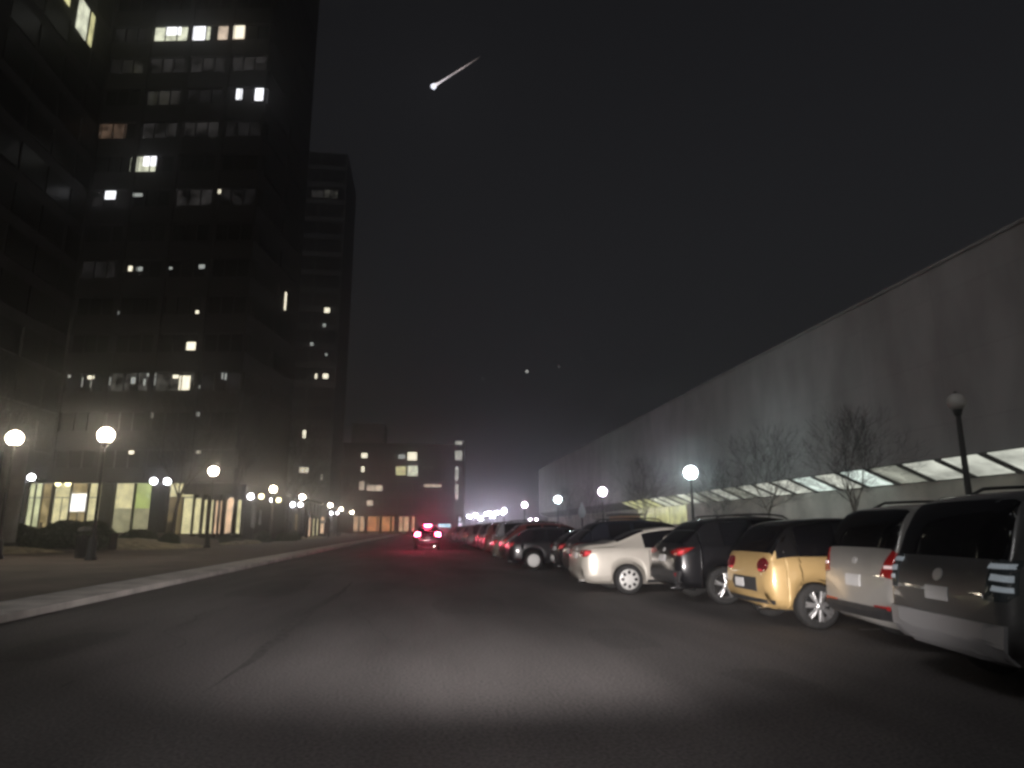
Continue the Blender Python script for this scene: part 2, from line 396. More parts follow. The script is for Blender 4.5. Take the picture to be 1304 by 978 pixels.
def zrow2(i): return FL0-5.86+(i+1)*FH-.95, FL0-5.86+(i+1)*FH+1.0      # window band z range
# which windows glow: (row, bay): material ; rows counted from the ground
rowK, rowJ, rowH, rowF, rowE, rowD, rowC, rowB, rowA = 1, 2, 4, 6, 7, 8, 9, 10, 11
lit = {(rowA,2):'white',(rowA,1):'white',(rowA,3):None,(rowB,0):'faint',(rowB,1):'dim',(rowB,2):'dim',(rowB,3):'dim',
       (rowC,1):'dim',(rowC,2):'faint',(rowC,3):'faint',(rowD,0):'amber',(rowD,1):'dim',(rowD,2):'dim',(rowD,3):'faint',
       (rowE,1):'white',(rowF,0):'faint',(rowF,2):'dim',(rowF,3):'faint',(rowK,0):'faint',(rowK,1):'mid',(rowK,2):'mid',(rowK,3):'faint',(rowA,0):'faint',(rowH,0):'faint'}
from math import cos, sin
def ray(u, v):
    x, y, z = u-652, -(v-489), -FPX
    a = PI/2+PITCH
    Y, Z = y*cos(a)-z*sin(a), y*sin(a)+z*cos(a)
    return Vector((x*cos(YAW)+Y*sin(YAW), -x*sin(YAW)+Y*cos(YAW), Z))
def fp(u, v):
    """where a sight line meets the tower's front wall, as (x along the wall, height)"""
    r = ray(u, v); n = Vector((-sin(AN), cos(AN), 0)); q = Vector((P[0], P[1], 0))-Vector((0, 0, CH))
    k = n.dot(q)/n.dot(r); w = Vector((0, 0, CH))+r*k-Vector((P[0], P[1], 0))
    return w.x*cos(AN)+w.y*sin(AN), w.z
bw = -TX0/4
wins = {}
for i in range(-1, nf-1):
    z0, z1 = zrow(i)
    for j in range(4):
        x0 = TX0+j*bw+.3; x1 = TX0+(j+1)*bw-.3
        m = MB()
        m.box(x0, x1, .25, .546, z0, z1)
        key = lit.get((i, j))
        # a bay's frame and mullions are the window, its glass pane a sub-part
        f = MB(); f.box(x0, x1, .12, .248, z0, z0+.08); f.box(x0, x1, .12, .248, z1-.08, z1)
        for q in range(4):
            xm = x0+(x1-x0)*q/3; f.box(max(x0, xm-.05), min(x1, xm+.05), .13, .247, z0+.082, z1-.082)
        fo = f.build('window', M_mull, tw)
        px = MB()
        if key and (i, j) not in ((rowE,1),(rowA,2),(rowA,1),(rowD,0)):
            px.box(x0+.01, x1-.01, .25, .5, z0+.02, z1-.02); px.build('pane', W[key], fo)
        else:
            px.box(x0+.01, x1-.01, .25, .5, z0+.02, z1-.02); px.build('pane', M_glass, fo)
        wins[i, j] = fo
def winlight(u0, v0, u1, v1, m, name='lit_pane', dy=.22, row=None):
    """bright piece of a window seen in the photograph: put it into the bay it belongs to"""
    xa, za = fp(u0, v1); xb, zb = fp(u1, v0)
    i = min(range(1, nf-1), key=lambda r: abs(sum(zrow(r))/2-(za+zb)/2)) if row is None else row
    z0, z1 = zrow(i); mid = (xa+xb)/2
    j = min(3, max(0, int((mid-TX0)/bw)))
    h = min(zb-za, z1-z0-.2); zc = min(max((za+zb)/2, z0+.1+h/2), z1-.1-h/2)
    MB().box(xa, xb, dy, .249, zc-h/2, zc+h/2).build(name, m, wins[i, j])
for a in [(196,24,268,43,W['white'],rowA),(277,14,313,38,W['orange'],rowA),(107,140,162,168,W['amber'],rowD),(165,180,200,206,W['white'],rowE)]:
    winlight(*a[:5], 'lit_pane', row=a[5])
for a in [(212,23,231,33,L_spot,rowA),(243,20,264,38,L_spot,rowA),(297,18,312,34,L_warm,rowA),(301,96,309,109,L_spot,rowC),(325,93,340,108,L_spot,rowC),
          (183,181,200,193,L_spot,rowE),(133,236,147,246,L_spot,rowF),(167,245,180,249,L_dimspot,rowF),(276,239,280,244,L_warm,rowF),
          (162,338,167,344,L_warm,rowH),(172,339,180,344,L_dimspot,rowH),(252,336,263,341,L_dimspot,rowH),(214,339,218,342,L_dimspot,rowH),
          (69,435,81,447,L_warm,rowJ),(236,435,248,445,L_warm,rowJ),(246,413,250,417,L_warm,3),(143,410,149,414,L_dimspot,3),
          (226,478,241,496,L_warm,rowK),(219,477,226,481,L_warm,rowK),(110,478,118,482,L_warm,rowK),(113,483,116,493,L_dimspot,rowK),(102,480,104,492,L_dimspot,rowK),
          (85,477,88,480,L_dimspot,rowK),(74,486,80,494,L_dimspot,rowK),(137,480,141,490,L_dimspot,rowK),(165,480,171,488,L_dimspot,rowK),
          (186,473,199,477,L_dimspot,rowK),(181,482,184,490,L_dimspot,rowK),(188,482,191,491,L_dimspot,rowK),(195,480,198,490,L_dimspot,rowK),(248,490,254,494,L_dimspot,rowK),
          (68,514,73,520,L_dimspot,0),(186,514,190,521,L_dimspot,0),(192,514,195,521,L_dimspot,0),(249,513,254,518,L_dimspot,0),(166,538,173,542,L_warm,-1),(251,545,257,549,L_dimspot,-1),(281,474,283,482,L_dimspot,rowK),(285,475,288,483,L_dimspot,rowK)]:
    winlight(*a[:5], 'ceiling_light', .16, a[5])
# ground-floor glazing of the tower front, bay by bay
c_ = lambda n, c, s, sc_=.9, lo=.7, st=(1, 1, 1): em_noisy(n, c, s, sc_, lo, st)
S_cream = c_('shop_cream', (.84, .76, .42), .95); S_tan = c_('shop_tan', (.56, .43, .2), .75, 1.2, .5); S_green = c_('shop_green', (.55, .66, .2), .72, .6, .6)
S_pale = c_('shop_pale_green', (.76, .78, .46), .95); S_frost = c_('shop_frosted', (.44, .41, .24), .7, 1.5, .75); S_poster = c_('shop_poster', (1, .98, .92), 1.7, 2, .8)
S_peach = c_('shop_peach', (.97, .66, .42), .95); S_brown = c_('shop_brown', (.40, .30, .14), .4, .8, .5)
gl = MB()
def xs(u): return fp(u, 645)[0]
zb0, zt0 = 1.0, 5.74
panes = [(26,33,S_pale,612,None),(34,42,S_pale,612,None),(43,54,S_tan,612,None),(59,79,S_cream,612,None),(81,101,S_tan,612,None),(104,121,S_cream,612,None),
         (138,161,S_cream,612,'f'),(164,186,S_green,612,'f'),(208,225,S_brown,633,None),(208,239,S_cream,614,'t'),(227,239,S_cream,633,None),(242,250,S_cream,634,None),
         (254,258,S_cream,636,None),(262,266,S_cream,636,None),(269,272,S_peach,637,None),(275,277,S_peach,637,None),(297,302,S_cream,636,None)]
ARC = [(57,), ]
for u0, u1, m, vt, fl in panes:
    x0, x1 = xs(u0), xs(u1); zt = min(zt0, fp(u0, vt)[1])
    zlo = zb0
    if fl == 't': zlo = fp(u0, 632)[1]; zt = zt0-.02
    f = MB(); f.box(x0-.1, x0, .9, 1.2, zlo, zt); f.box(x1, x1+.1, .9, 1.2, zlo, zt)
    fo = f.build('shop_window', M_mull, tw)
    MB().box(x0, x1, 1.0, 1.1, zlo, zt).build('pane', m, fo)
    if x1-x0 > .5 and not fl:
        tb = MB(); tb.box(x0, x1, .95, .999, 4.35, 4.43)
        if x1-x0 > 1.4: tb.box((x0+x1)/2-.03, (x0+x1)/2+.03, .95, .999, zlo, 4.348)
        tb.build('transom', M_mull, fo)
        r9 = random.Random(int(u0)); sh = MB(); xx = x0+.1
        while xx < x1-.35:
            w_ = r9.uniform(.25, .6); h_ = r9.uniform(.5, 1.3)
            if r9.random() < .6: sh.box(xx, min(xx+w_, x1-.05), .96, .998, zlo+.05, zlo+h_)
            xx += w_+r9.uniform(.1, .5)
        if sh.v: sh.build('indoor_furniture', mat('furniture_brown', (.09, .07, .05), .8), fo)
    if fl == 'f': MB().box(x0+.05, x1-.05, .93, .998, zlo, fp(u0, 647)[1]).build('frosted_panel', S_frost, fo)
x0, x1 = xs(80), xs(100)
MB().box(x0+.1, x1, .9, .99, fp(80, 651)[1], fp(80, 628)[1]).build('poster', S_poster, tw)
for u in (67.5, 80.5):
    x, z = fp(u, 615); MB().ball((x, .7, z), .26, 14, 8).build('ceiling_light', G_dimy, tw)
# arched peach opening
x0, x1 = xs(283), xs(293); zt = fp(288, 633)[1]; r_ = (x1-x0)/2; n = 14
vs = [(x0, .95, zb0), (x1, .95, zb0)]+[((x0+x1)/2+r_*cos(PI*i/n), .95, zt-r_+r_*sin(PI*i/n)) for i in range(n+1)]
vs2 = [(x, 1.1, z) for x, y, z in vs]; q = len(vs)
MB().add(vs+vs2, [tuple(range(q)), tuple(range(2*q-1, q-1, -1))]+[(i, (i+1) % q, q+(i+1) % q, q+i) for i in range(q)]).build('arched_doorway', S_peach, tw)
# dark columns and infill of the ground floor
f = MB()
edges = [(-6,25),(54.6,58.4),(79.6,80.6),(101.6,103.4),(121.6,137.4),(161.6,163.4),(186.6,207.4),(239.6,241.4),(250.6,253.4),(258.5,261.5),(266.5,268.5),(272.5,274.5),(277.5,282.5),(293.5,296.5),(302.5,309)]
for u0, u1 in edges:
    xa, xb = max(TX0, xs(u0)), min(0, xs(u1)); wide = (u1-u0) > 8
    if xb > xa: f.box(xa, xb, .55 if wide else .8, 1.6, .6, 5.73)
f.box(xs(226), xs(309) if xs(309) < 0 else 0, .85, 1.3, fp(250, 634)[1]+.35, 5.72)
f.build('ground_floor_pillars', M_darkclad, tw)
# side wall facing the street: ribbon windows and ground-floor slots
sd = MB()
for i in range(1, nf-1):
    z0, z1 = zrow(i)
    for j in range(2):
        y0 = .9+j*6.4; o = MB().box(0.002, .06, y0, y0+5.4, z0, z1).build('side_window', M_glass, tw)
        o.data.materials[0] = M_glass
def sidept(u, v):
    r = ray(u, v); ax = Vector((cos(AN), sin(AN), 0)); q = Vector((P[0], P[1], 0))-Vector((0, 0, CH))
    k = ax.dot(q)/ax.dot(r); w = Vector((0, 0, CH))+r*k-Vector((P[0], P[1], 0))
    return -w.x*sin(AN)+w.y*cos(AN), w.z
ya, za = sidept(361, 394); yb, zb = sidept(364, 373)
ya = min(ya, TD-.6); MB().box(.062, .12, ya, ya+.35, za, zb).build('stair_light', L_warm, tw)
for u0, u1, v0, v1, m in [(319,326,640,672,W['mid']),(329,332,650,668,W['mid']),(344,348,642,678,S_peach),(361,364,640,660,W['mid']),(376,384,650,672,S_tan)]:
    ya, za = sidept(u0, v1); yb, zb = sidept(u1, v0)
    if ya > TD-.3: continue
    MB().box(.01, .08, ya, min(yb, TD), max(.3, za), min(5.6, zb)).build('side_shop_window', m, tw)

# left wing: a dark block parallel to the street, seen edge-on
wg = empty('office_wing', (-35.95, 46, 0), 'dark office wing at far left with slanted lit windows high up', 'building')
b = MB(); b.box(-16, 0, -30, 30, 16, 84); b.build('wall', M_tower, wg); b = MB(); b.box(-16, 0, -30, 30, 6.1, 15.998); b.box(-16, -7.5, -30, 30, .2, 6.098)
for i in range(6): b.box(-.9, -.1, -28+i*8.5, -27.2+i*8.5, .1, 6.098)
b.build('darkened_lower_wall', M_darkclad, wg)
for i in range(14):
    zc = 8.6+i*3.93
    for j in range(4):
        y0 = 9+j*4.3
        f = MB(); f.box(0.002, .1, y0, y0+3.9, zc-.1, zc+2.6)
        f.build('window', M_glass, wg)
def wgpt(u, v, X=-35.85):
    r = ray(u, v); k = X/r.x; return r.y*k-46, CH+r.z*k
for (u0, v0, u1, v1) in [(109,0,97,28),(119.5,6,112,48)]:
    ya, zt = wgpt(u0, v0); yb, zb = wgpt(u1, v1)
    ya2, zb = wgpt(u1, v1)
    ye = ya2+(2.0 if u0 < 115 else .75)
    MB().box(.102, .14, ya2, ye, zb-.6, zb+3.1).build('lit_window', W['white'] if u0 < 115 else W['yel'], wg)
ya, zb = wgpt(84, 3); MB().box(.102, .14, ya-.8, ya+.6, zb, zb+3).build('lit_window', W['yel'], wg)

# ------------------------------------------------------------------ second tower, low shop and far building
t2 = empty('residential_tower', (-26.4, 150, 0), 'second dark tower behind the first with only pinpoint lights', 'building')
b = MB(); b.box(-17, 6.3, 0, 20, 5.2, 88); b.box(-17, 6.0, 1.2, 20, .1, 5.198)
for i in range(19): b.box(-17.1, 6.4, -.2, -.002, 6+i*4.3, 7.2+i*4.3)
b.build('wall', M_tower2, t2)
def pt(u, v, Y):
    r = ray(u, v); k = Y/r.y; return r.x*k, CH+r.z*k
for i in range(19):
    for j in range(4):
        x0 = -16.4+j*5.7; z0 = 7.3+i*4.3
        MB().box(x0, x0+5.1, -.1, -.003, z0, z0+2.8).build('window', M_glass, t2)
for u0, v0, u1, v1, m in [(397,243,412,251,W['dim']),(413,243,430,252,W['mid']),(413,392,420,398,L_warm),(411,412,415,416,L_dimspot),(395,436,399,440,L_dimspot),(414,450,417,453,L_dimspot),
        (401,476,404,482,L_warm),(411,476,418,482,L_warm),(385,548,390,558,L_warm),(381,595,393,602,L_warm),(408,604,411,611,L_dimspot)]:
    xa, za = pt(u0, v1, 149.75); xb, zb = pt(u1, v0, 149.75)
    MB().box(xa+26.4, xb+26.4, -.26, -.205, za, zb).build('lit_pane', m, t2)
for u0, u1, v0, v1, m in [(399,406,657,678,S_cream),(408,413,658,678,S_peach),(420,424,656,676,W['mid'])]:
    xa, za = pt(u0, v1, 151); xb, zb = pt(u1, v0, 151)
    MB().box(xa+26.4, xb+26.4, 1.0, 1.198, max(.2, za), zb).build('shop_window', m, t2)
sr = empty('shop_row', (-17.4, 83.5, .1), 'low dark shop row past the tower with narrow lit openings', 'building')
b = MB(); b.box(-9, 0, 0, 36, 0, 5.3); b.box(-9.2, .5, -.2, 36.2, 5.302, 5.7)
for i in range(10): b.box(.002, .3, i*3.9, i*3.9+.5, 0, 5.298)
b.build('wall', M_darkclad, sr)
for (y0, y1, z0, z1, m) in [(.8,1.5,.5,3.4,W['mid']),(2.4,3.2,.4,3.8,S_cream),(4.6,5.0,.3,4.0,S_peach),(8.6,9.8,.6,3.2,W['mid']),(12.4,15.2,.2,3.4,S_tan),(17.0,18.4,.3,3.3,W['mid']),(20.4,21.2,.3,3.3,S_cream),(24.2,26.6,.2,3.0,S_peach),(28.3,30.4,.2,3.0,S_cream),(32,34.4,.2,3.0,S_cream)]:
    MB().box(.004, .06, y0, y1, z0, z1).build('shop_window', m, sr)
ks = empty('kiosk_shop', (-18.6, 128, 0), 'small lit kiosk with a boxy cap at the foot of the second tower', 'kiosk')
MB().box(-1.2, 1.0, 0, 2, .1, 2.6).build('wall', M_tower2, ks); MB().box(-1.0, -.1, -.06, -.002, .3, 2.5).build('lit_opening', S_cream, ks)
MB().box(.15, .8, -.06, -.002, .7, 2.4).build('lit_opening', S_peach, ks); MB().box(-1.45, 1.25, -.3, 2.2, 2.602, 2.9).build('roof', M_col, ks)

fb = empty('far_office_block', (-6.0, 180, 0), 'low dark office block closing the end of the street, orange arcade below', 'building')
b = MB(); b.box(-28, 14, 0, 24, 5.0, 21.6); b.box(-28, 14, 3.5, 24, 0, 4.998)
for i in range(5): b.box(-28, 14, -.35, -.003, 5.0+i*4.15, 6.7+i*4.15)
for i in range(12): b.box(-27.9+i*3.75, -27.2+i*3.75, .1, .7, 0, 4.99)
b.build('wall', noisy(mat('far_block_cladding', (.016, .014, .013), .8), .5, .3), fb)
MB().box(-13.6, -5, 3, 14, 21.7, 28.9).build('penthouse', noisy(mat('penthouse_panel', (.2, .18, .175), .9), .4, .2), fb)
b = MB(); b.box(13.6, 16.2, -1.2, 6, 0, 24.2); b.build('stair_tower', noisy(mat('stair_cladding', (.05, .048, .046), .8), 1, .2), fb)
for i in range(4):
    for j in range(11):
        x0 = -27+j*3.75; z0 = 6.75+i*4.15
        MB().box(x0, x0+3.3, -.12, -.003, z0, z0+2.3).build('window', M_glass, fb)
for u0, v0, u1, v1, m in [(460,577,468,583,L_warm),(500,578,506,583,W['mid']),(507,579,516,584,L_dimspot),(519,576,531,586,L_warm),(504,594,517,605,W['yel']),(519,593,532,606,W['white']),
        (425,595,428,604,L_dimspot),(460,594,464,601,L_warm),(444,615,453,621,W['mid']),(457,613,464,624,W['orange']),(467,618,487,625,W['orange']),(540,617,562,620,W['orange']),(541,622,563,625,W['mid']),
        (461,637,465,643,W['mid']),(467,637,475,644,W['orange']),(476,638,482,643,W['mid']),(538,594,552,597,W['mid']),(428,577,442,583,W['faint'])]:
    xa, za = pt(u0, v1, 179.5); xb, zb = pt(u1, v0, 179.5)
    MB().box(xa+6, xb+6, -.5, -.36, za, zb).build('lit_pane', m, fb)
for v0, v1, w in [(562,566,9),(574,586,9),(595,612,4.5),(617,636,4.5)]:
    xa, za = pt(579.5, v1, 178.7); xb, zb = pt(579.5+w, v0, 178.7)
    MB().box(xa+6, xb+6, -1.5, -1.205, za, zb).build('stair_window', c_('stair_glow', (.9, .88, .78), .75, 1.5, .5), fb)
S_or = c_('arcade_orange', (1, .42, .16), .62, .5, .6); S_or2 = c_('arcade_peach', (1, .62, .36), .7, .5, .6)
for u0, u1, m in [(450,456,S_or2),(458,466,S_or2),(468,480,S_or),(481,497,S_or),(499,505,S_or),(508,513,S_or2),(514,528,S_or2)]:
    xa, za = pt(u0, 674.5, 182); xb, zb = pt(u1, 659, 182)
    MB().box(xa+6, xb+6, 2.0, 2.2, .9, 4.6).build('arcade_window', m, fb)

# ------------------------------------------------------------------ long blank building on the right
rb = empty('long_concrete_building', (26, 60, 0), 'long blank concrete building overhanging a row of lit soffit panels', 'building')
b = MB(); b.box(0, 25, -85, 97, 4.95, 14.75); b.build('upper_wall', M_wallR, rb)
MB().box(-.08, .5, -85, 97.1, 14.753, 14.9).build('coping', M_wallR, rb)
j_ = MB()
b = MB(); b.box(2.06, 25, -85, 97, 0, 4.05); b.build('lower_wall', M_wallR2, rb)
b = MB(); ny = 62
def slope(m, y0, y1, t0, t1, d):          # a piece lying on the inward-sloping soffit under the overhang
    a, c = (lerp(.03, 2.0, t0), lerp(4.93, 4.08, t0)), (lerp(.03, 2.0, t1), lerp(4.93, 4.08, t1)); nx_, nz_ = -.396*d, -.918*d
    vs = []
    for y in (y0, y1): vs += [(a[0], y, a[1]), (c[0], y, c[1]), (c[0]+nx_, y, c[1]+nz_), (a[0]+nx_, y, a[1]+nz_)]
    m.add(vs, [(0,1,2,3), (7,6,5,4), (0,4,5,1), (1,5,6,2), (2,6,7,3), (3,7,4,0)])
slope(b, -84.9, 96.9, 0, 1, .02)
for i in range(ny): slope(b, -83.3+i*2.9, -82.84+i*2.9, 0, 1, .11)
slope(b, -84.9, 96.9, .985, 1, .06)
b.build('soffit_beams', M_beam, rb)
b = MB(); b.box(.02, 24.9, -84.9, 96.9, 4.935, 4.95); b.build('soffit_edge', M_beam, rb)
rr = random.Random(5)
PA = c_('soffit_panel', (.72, .74, .64), .9, .9, .55, (1, .6, 1)); PB = c_('soffit_panel_dim', (.66, .68, .56), .55, .7, .3); PC = c_('soffit_panel_bright', (.76, .88, .80), 1.15, 1.2, .5)
for i in range(ny-1):
    y = -82.7+i*2.9
    if -50 < y < 18:
        m = rr.choice([PA, PA, PB, PC]) if y < -5 else rr.choice([PA, PB, PB])
        q = MB(); slope(q, y+.03, y+2.36, .01, .98, .06); q.build('lit_soffit_panel', m, rb)
ent = c_('entry_yellow', (.78, .78, .38), .75, .5, .45)
for y0, y1 in ((12, 17), (17.4, 22), (22.4, 29)):
    MB().box(2.0, 2.058, y0, y1, 2.0 if y0 < 20 else .6, 4.0).build('lit_entry_wall', ent, rb)  # yellow light on the entry wall put in as glowing panels
for i in range(4): q = MB(); slope(q, 18.8+i*2.9, 21.1+i*2.9, .01, .98, .06); q.build('lit_soffit_panel', ent, rb)
oe = empty('orange_booth', (25.2, 86, .14), 'small orange booth under the lit entry canopy', 'booth')
MB().box(-1.3, 1.3, -2.4, 2.4, 0, 2.9).build('wall', noisy(mat('orange_panels', (.55, .26, .11), .8), 1.5, .2), oe)
MB().box(-1.6, 1.6, -2.8, 2.8, 2.902, 3.2).build('roof', M_beam, oe); MB().box(-1.36, -1.302, -1.6, .2, .9, 2.3).build('window', M_glass, oe)

lw = MB()
for i in range(20): lw.box(22.0, 22.35, 20+i*2.4, 22.385+i*2.4, .1, .95)
tag(lw.build('low_wall', M_wallR2), 'long low grey wall between the bare trees and the lit arcade', 'wall')

# ------------------------------------------------------------------ trees
def grow(seed, ht, spread, base_r, first=.32, depth=5, lean=.0, up=.18):
    r_ = random.Random(seed); segs = []
    def br(p, d, L, r0, lv):
        n = 4 if lv < 2 else 3
        for i in range(n):
            d = (d+Vector((r_.uniform(-.16, .16), r_.uniform(-.16, .16), r_.uniform(-.05, .1)))*(1 if lv else .4)).normalized()
            q = p+d*(L/n); r1 = r0*(1-.16) if lv else r0*.9
            segs.append((p.copy(), q.copy(), r0, r1, lv)); p, r0 = q, r1
            if lv < depth and lv >= 1 and i < n-1 and r_.random() < .75:
                side = d.cross(Vector((r_.uniform(-1, 1), r_.uniform(-1, 1), r_.uniform(-1, 1)))).normalized()
                br(p, (d*.55+side*.75+Vector((0, 0, up))).normalized(), L*r_.uniform(.45, .7), r0*.55, lv+1)
        if lv < depth:
            k = 4 if lv == 0 else r_.choice((2, 3))
            a0 = r_.uniform(0, 6)
            for c in range(k):
                a = a0+2*PI*c/k+r_.uniform(-.4, .4)
                u = d.orthogonal().normalized(); w = d.cross(u)
                side = u*cos(a)+w*sin(a)
                sp = spread*r_.uniform(.7, 1.15)
                br(p, (d*(1-.25*sp)+side*sp*.75+Vector((0, 0, up))).normalized(), L*r_.uniform(.62, .85) if lv else ht*.3, r0*r_.uniform(.58, .72), lv+1)
    br(Vector((0, 0, 0)), Vector((lean, 0, 1)).normalized(), ht*first, base_r, 0)
    return segs
def tree(seed, ht, spread, base_r, barkm, **kw):
    segs = grow(seed, ht, spread, base_r, **kw)
    t = MB(); c = MB()
    t.lathe([(base_r*1.7, -.1), (base_r*1.35, .06), (base_r*1.08, .3)], 10)
    for p, q, r0, r1, lv in segs:
        if lv <= 1: t.tube(p, q, r0, r1, 7, False)
        else: c.tube(p, q, max(r0*.75, .006), max(r1*.75, .004), 4 if lv < 4 else 3, False)
    return t.mesh('trunk', barkm), c.mesh('crown', M_twig)
TV = [tree(11, 6.5, .62, .11, M_barkpale, first=.36), tree(12, 7.2, .7, .12, M_barkpale, first=.34), tree(15, 11, .55, .17, M_bark, first=.3), tree(19, 12, .6, .19, M_bark, first=.28)]
def plant(k, x, y, z, rz, s_, label, group):
    e = empty('bare_tree', (x, y, z), label, 'tree', group, rz); e.scale = (s_, s_, s_)
    for nm, me in zip(('trunk', 'crown'), TV[k]):
        o = bpy.data.objects.new(nm, me); COL.objects.link(o); o.parent = e
GR = 'bare young trees along the right pavement'
plant(0, 17.4, 33.5, .14, .4, 0.84, 'bare tree with a bright pale trunk above the gold hatchback', GR)
plant(1, 17.2, 26.2, .14, 1.9, 0.78, 'wide bare tree dark against the blank wall, left of the unlit lamp', GR)
plant(0, 17.6, 40.0, .14, 2.6, 0.72, 'smaller bare tree just right of the brightest cool globe lamp', GR)
plant(1, 17.3, 53.5, .14, 3.3, 0.88, 'bare tree lit yellow in front of the entry canopy', GR)
plant(0, 17.6, 69.5, .14, 4.4, 0.80, 'bare forked tree with pale trunk below the pinkish globe lamp', GR)
plant(1, 17.5, 84.0, .14, 5.2, 0.80, 'far bare tree standing past the forked pale one', GR)
GL = 'bare street trees on the left plaza'
plant(2, -18.0, 53.0, .45, .5, .95, 'dark bare tree on the pale bed before the lit door', GL)
plant(3, -17.2, 66.0, .35, 1.5, 1.0, 'tall bare tree at the corner of the office tower', GL)
plant(2, -15.3, 81.5, .14, 2.8, 1.1, 'bare tree between the two globe lamps past the tower corner', GL)
plant(3, -15.9, 98.0, .14, 4.1, 1.0, 'bare tree before the second dark tower', GL)
plant(2, -15.8, 132.0, .14, 5.3, .95, 'distant bare tree beside the far row of globe lamps', GL)
plant(3, -27.5, 47.5, .3, 3.5, .9, 'bare tree rising behind the clipped hedge', GL)

# hedge and shrubs
def leafy(name, fn, n, seed, size=.11):
    r_ = random.Random(seed); m = MB()
    for _ in range(n):
        p = Vector(fn(r_)); d = Vector((r_.gauss(0, 1), r_.gauss(0, 1), r_.gauss(0, 1))).normalized(); u = d.orthogonal().normalized()*size*r_.uniform(.6, 1.4); w = d.cross(u)*.55
        m.quad(p-u, p-w, p+u, p+w)
    return m.mesh(name, M_hedge)
def hedge_top(x): return 1.35+.22*math.sin(x*1.1)+.12*math.sin(x*2.7+1)-.45*sst(1.8, 3.2, x)
he = empty('hedge', (-21.9, 45.2, plaza_h(-21.9, 45)), 'long dark clipped hedge in front of the lit shop windows', 'hedge')
def hf(r_):
    x = r_.uniform(-3.3, 3.2); t = r_.random(); h = hedge_top(x)
    y = r_.uniform(-.55, .55); z = r_.uniform(0, h)
    if r_.random() < .6:
        if r_.random() < .5: z = h+r_.gauss(0, .04)
        else: y = -.6+r_.gauss(0, .05)
    return x, y, z
o = bpy.data.objects.new('foliage', leafy('foliage', hf, 9000, 4)); COL.objects.link(o); o.parent = he
m = MB()
for i in range(26):
    x0 = -3.25+i*.25; m.box(x0, x0+.249, -.5, .5, -.1, hedge_top(x0)-.08)
m.build('inner_branches', M_twig, he)
def blob(rx, ry, h):
    def f_(r_):
        a = r_.uniform(0, 2*PI); t = r_.random()**.4; z = r_.random()
        q = math.sqrt(max(0, 1-z*z)); return rx*t*q*cos(a), ry*t*q*sin(a), h*z*t**.3
    return f_
shm = [leafy('foliage', blob(1.0, .8, .95), 2200, 21, .09), leafy('foliage', blob(1.3, .9, .8), 2200, 22, .09)]
for i, (x, y, z, s_, lb) in enumerate([(-17.6,51.5,.45,.75,'low dark shrub at the foot of the bare tree on the pale bed'),(-16.6,63.5,.3,1,'dark shrub in front of the arched peach doorway'),(-15.9,72,.2,1.1,'dark shrub beside the globe lamp past the tower corner'),
        (-15.0,79,.14,1.1,'rounded dark shrub below the twin lamp under the tower side'),(-15.6,86,.14,1.2,'dark shrub farther along the tower side'),(-21.0,55,.5,1.1,'dark shrub before the green shop window')]):
    e = empty('shrub', (x, y, z), lb, 'shrub', 'dark shrubs on the plaza', i*1.3); e.scale = (s_,)*3
    o = bpy.data.objects.new('foliage', shm[i % 2]); COL.objects.link(o); o.parent = e
    MB().tube((0, 0, -.1), (0, 0, .4), .05, .02).tube((0, 0, .1), (.3, .1, .5), .03, .01).tube((0, 0, .1), (-.25, -.1, .5), .03, .01).build('stem', M_twig, e)
# round column and bin
e = empty('concrete_column', (-24.2, 44.0, plaza_h(-24.2, 44)-.05), 'thick round grey concrete column at the left edge', 'column')
MB().lathe([(.0, 0), (.85, 0), (.85, .35), (.78, .42)], 28).build('plinth', mat('plinth_dark', (.03, .03, .03), .7), e)
MB().lathe([(.6, .35), (.6, 6.0), (0, 6.0)], 28).build('shaft', M_col, e)
e = empty('litter_bin', (-14.75, 33.0, .14), 'black round litter bin with domed top behind the lamp post', 'litter bin')
b = MB()
for i in range(22):
    a = 2*PI*i/22; b.tube((.36*cos(a), .36*sin(a), .06), (.40*cos(a), .40*sin(a), .95), .02, n=5)
b.lathe([(.0, .03), (.38, .03), (.38, .09), (.36, .09)], 22).lathe([(.42, .92), (.44, .95), (.42, 1.0), (.38, 1.0)], 22)
b.build('slatted_basket', M_trash, e)
MB().lathe([(.0, .08), (.33, .08), (.36, .9), (.30, .93)], 20).build('liner', M_trash, e)
m = MB(); m.lathe([(.40, 1.18), (.36, 1.30), (.22, 1.38), (0, 1.4)], 22)
for a in (0, PI/2, PI, 1.5*PI): m.tube((.37*cos(a), .37*sin(a), .98), (.37*cos(a), .37*sin(a), 1.2), .025, n=6)
m.build('lid', M_trash, e)
# pale glass lantern on the right pavement
e = empty('lantern_post', (13.77, 60, 0), 'unlit pale glass lantern on a short post below the pinkish lamp', 'lantern')
MB().lathe([(.14, 0), (.1, .3), (.05, .5), (.05, 2.35), (.1, 2.4)], 12).build('post', M_iron, e)
MB().lathe([(.16, 2.4), (.36, 2.75), (.30, 3.1), (.05, 3.7), (0, 3.72)], 6, smooth=False).build('lantern_glass', mat('lantern_glass', (.6, .66, .68), .3), e)
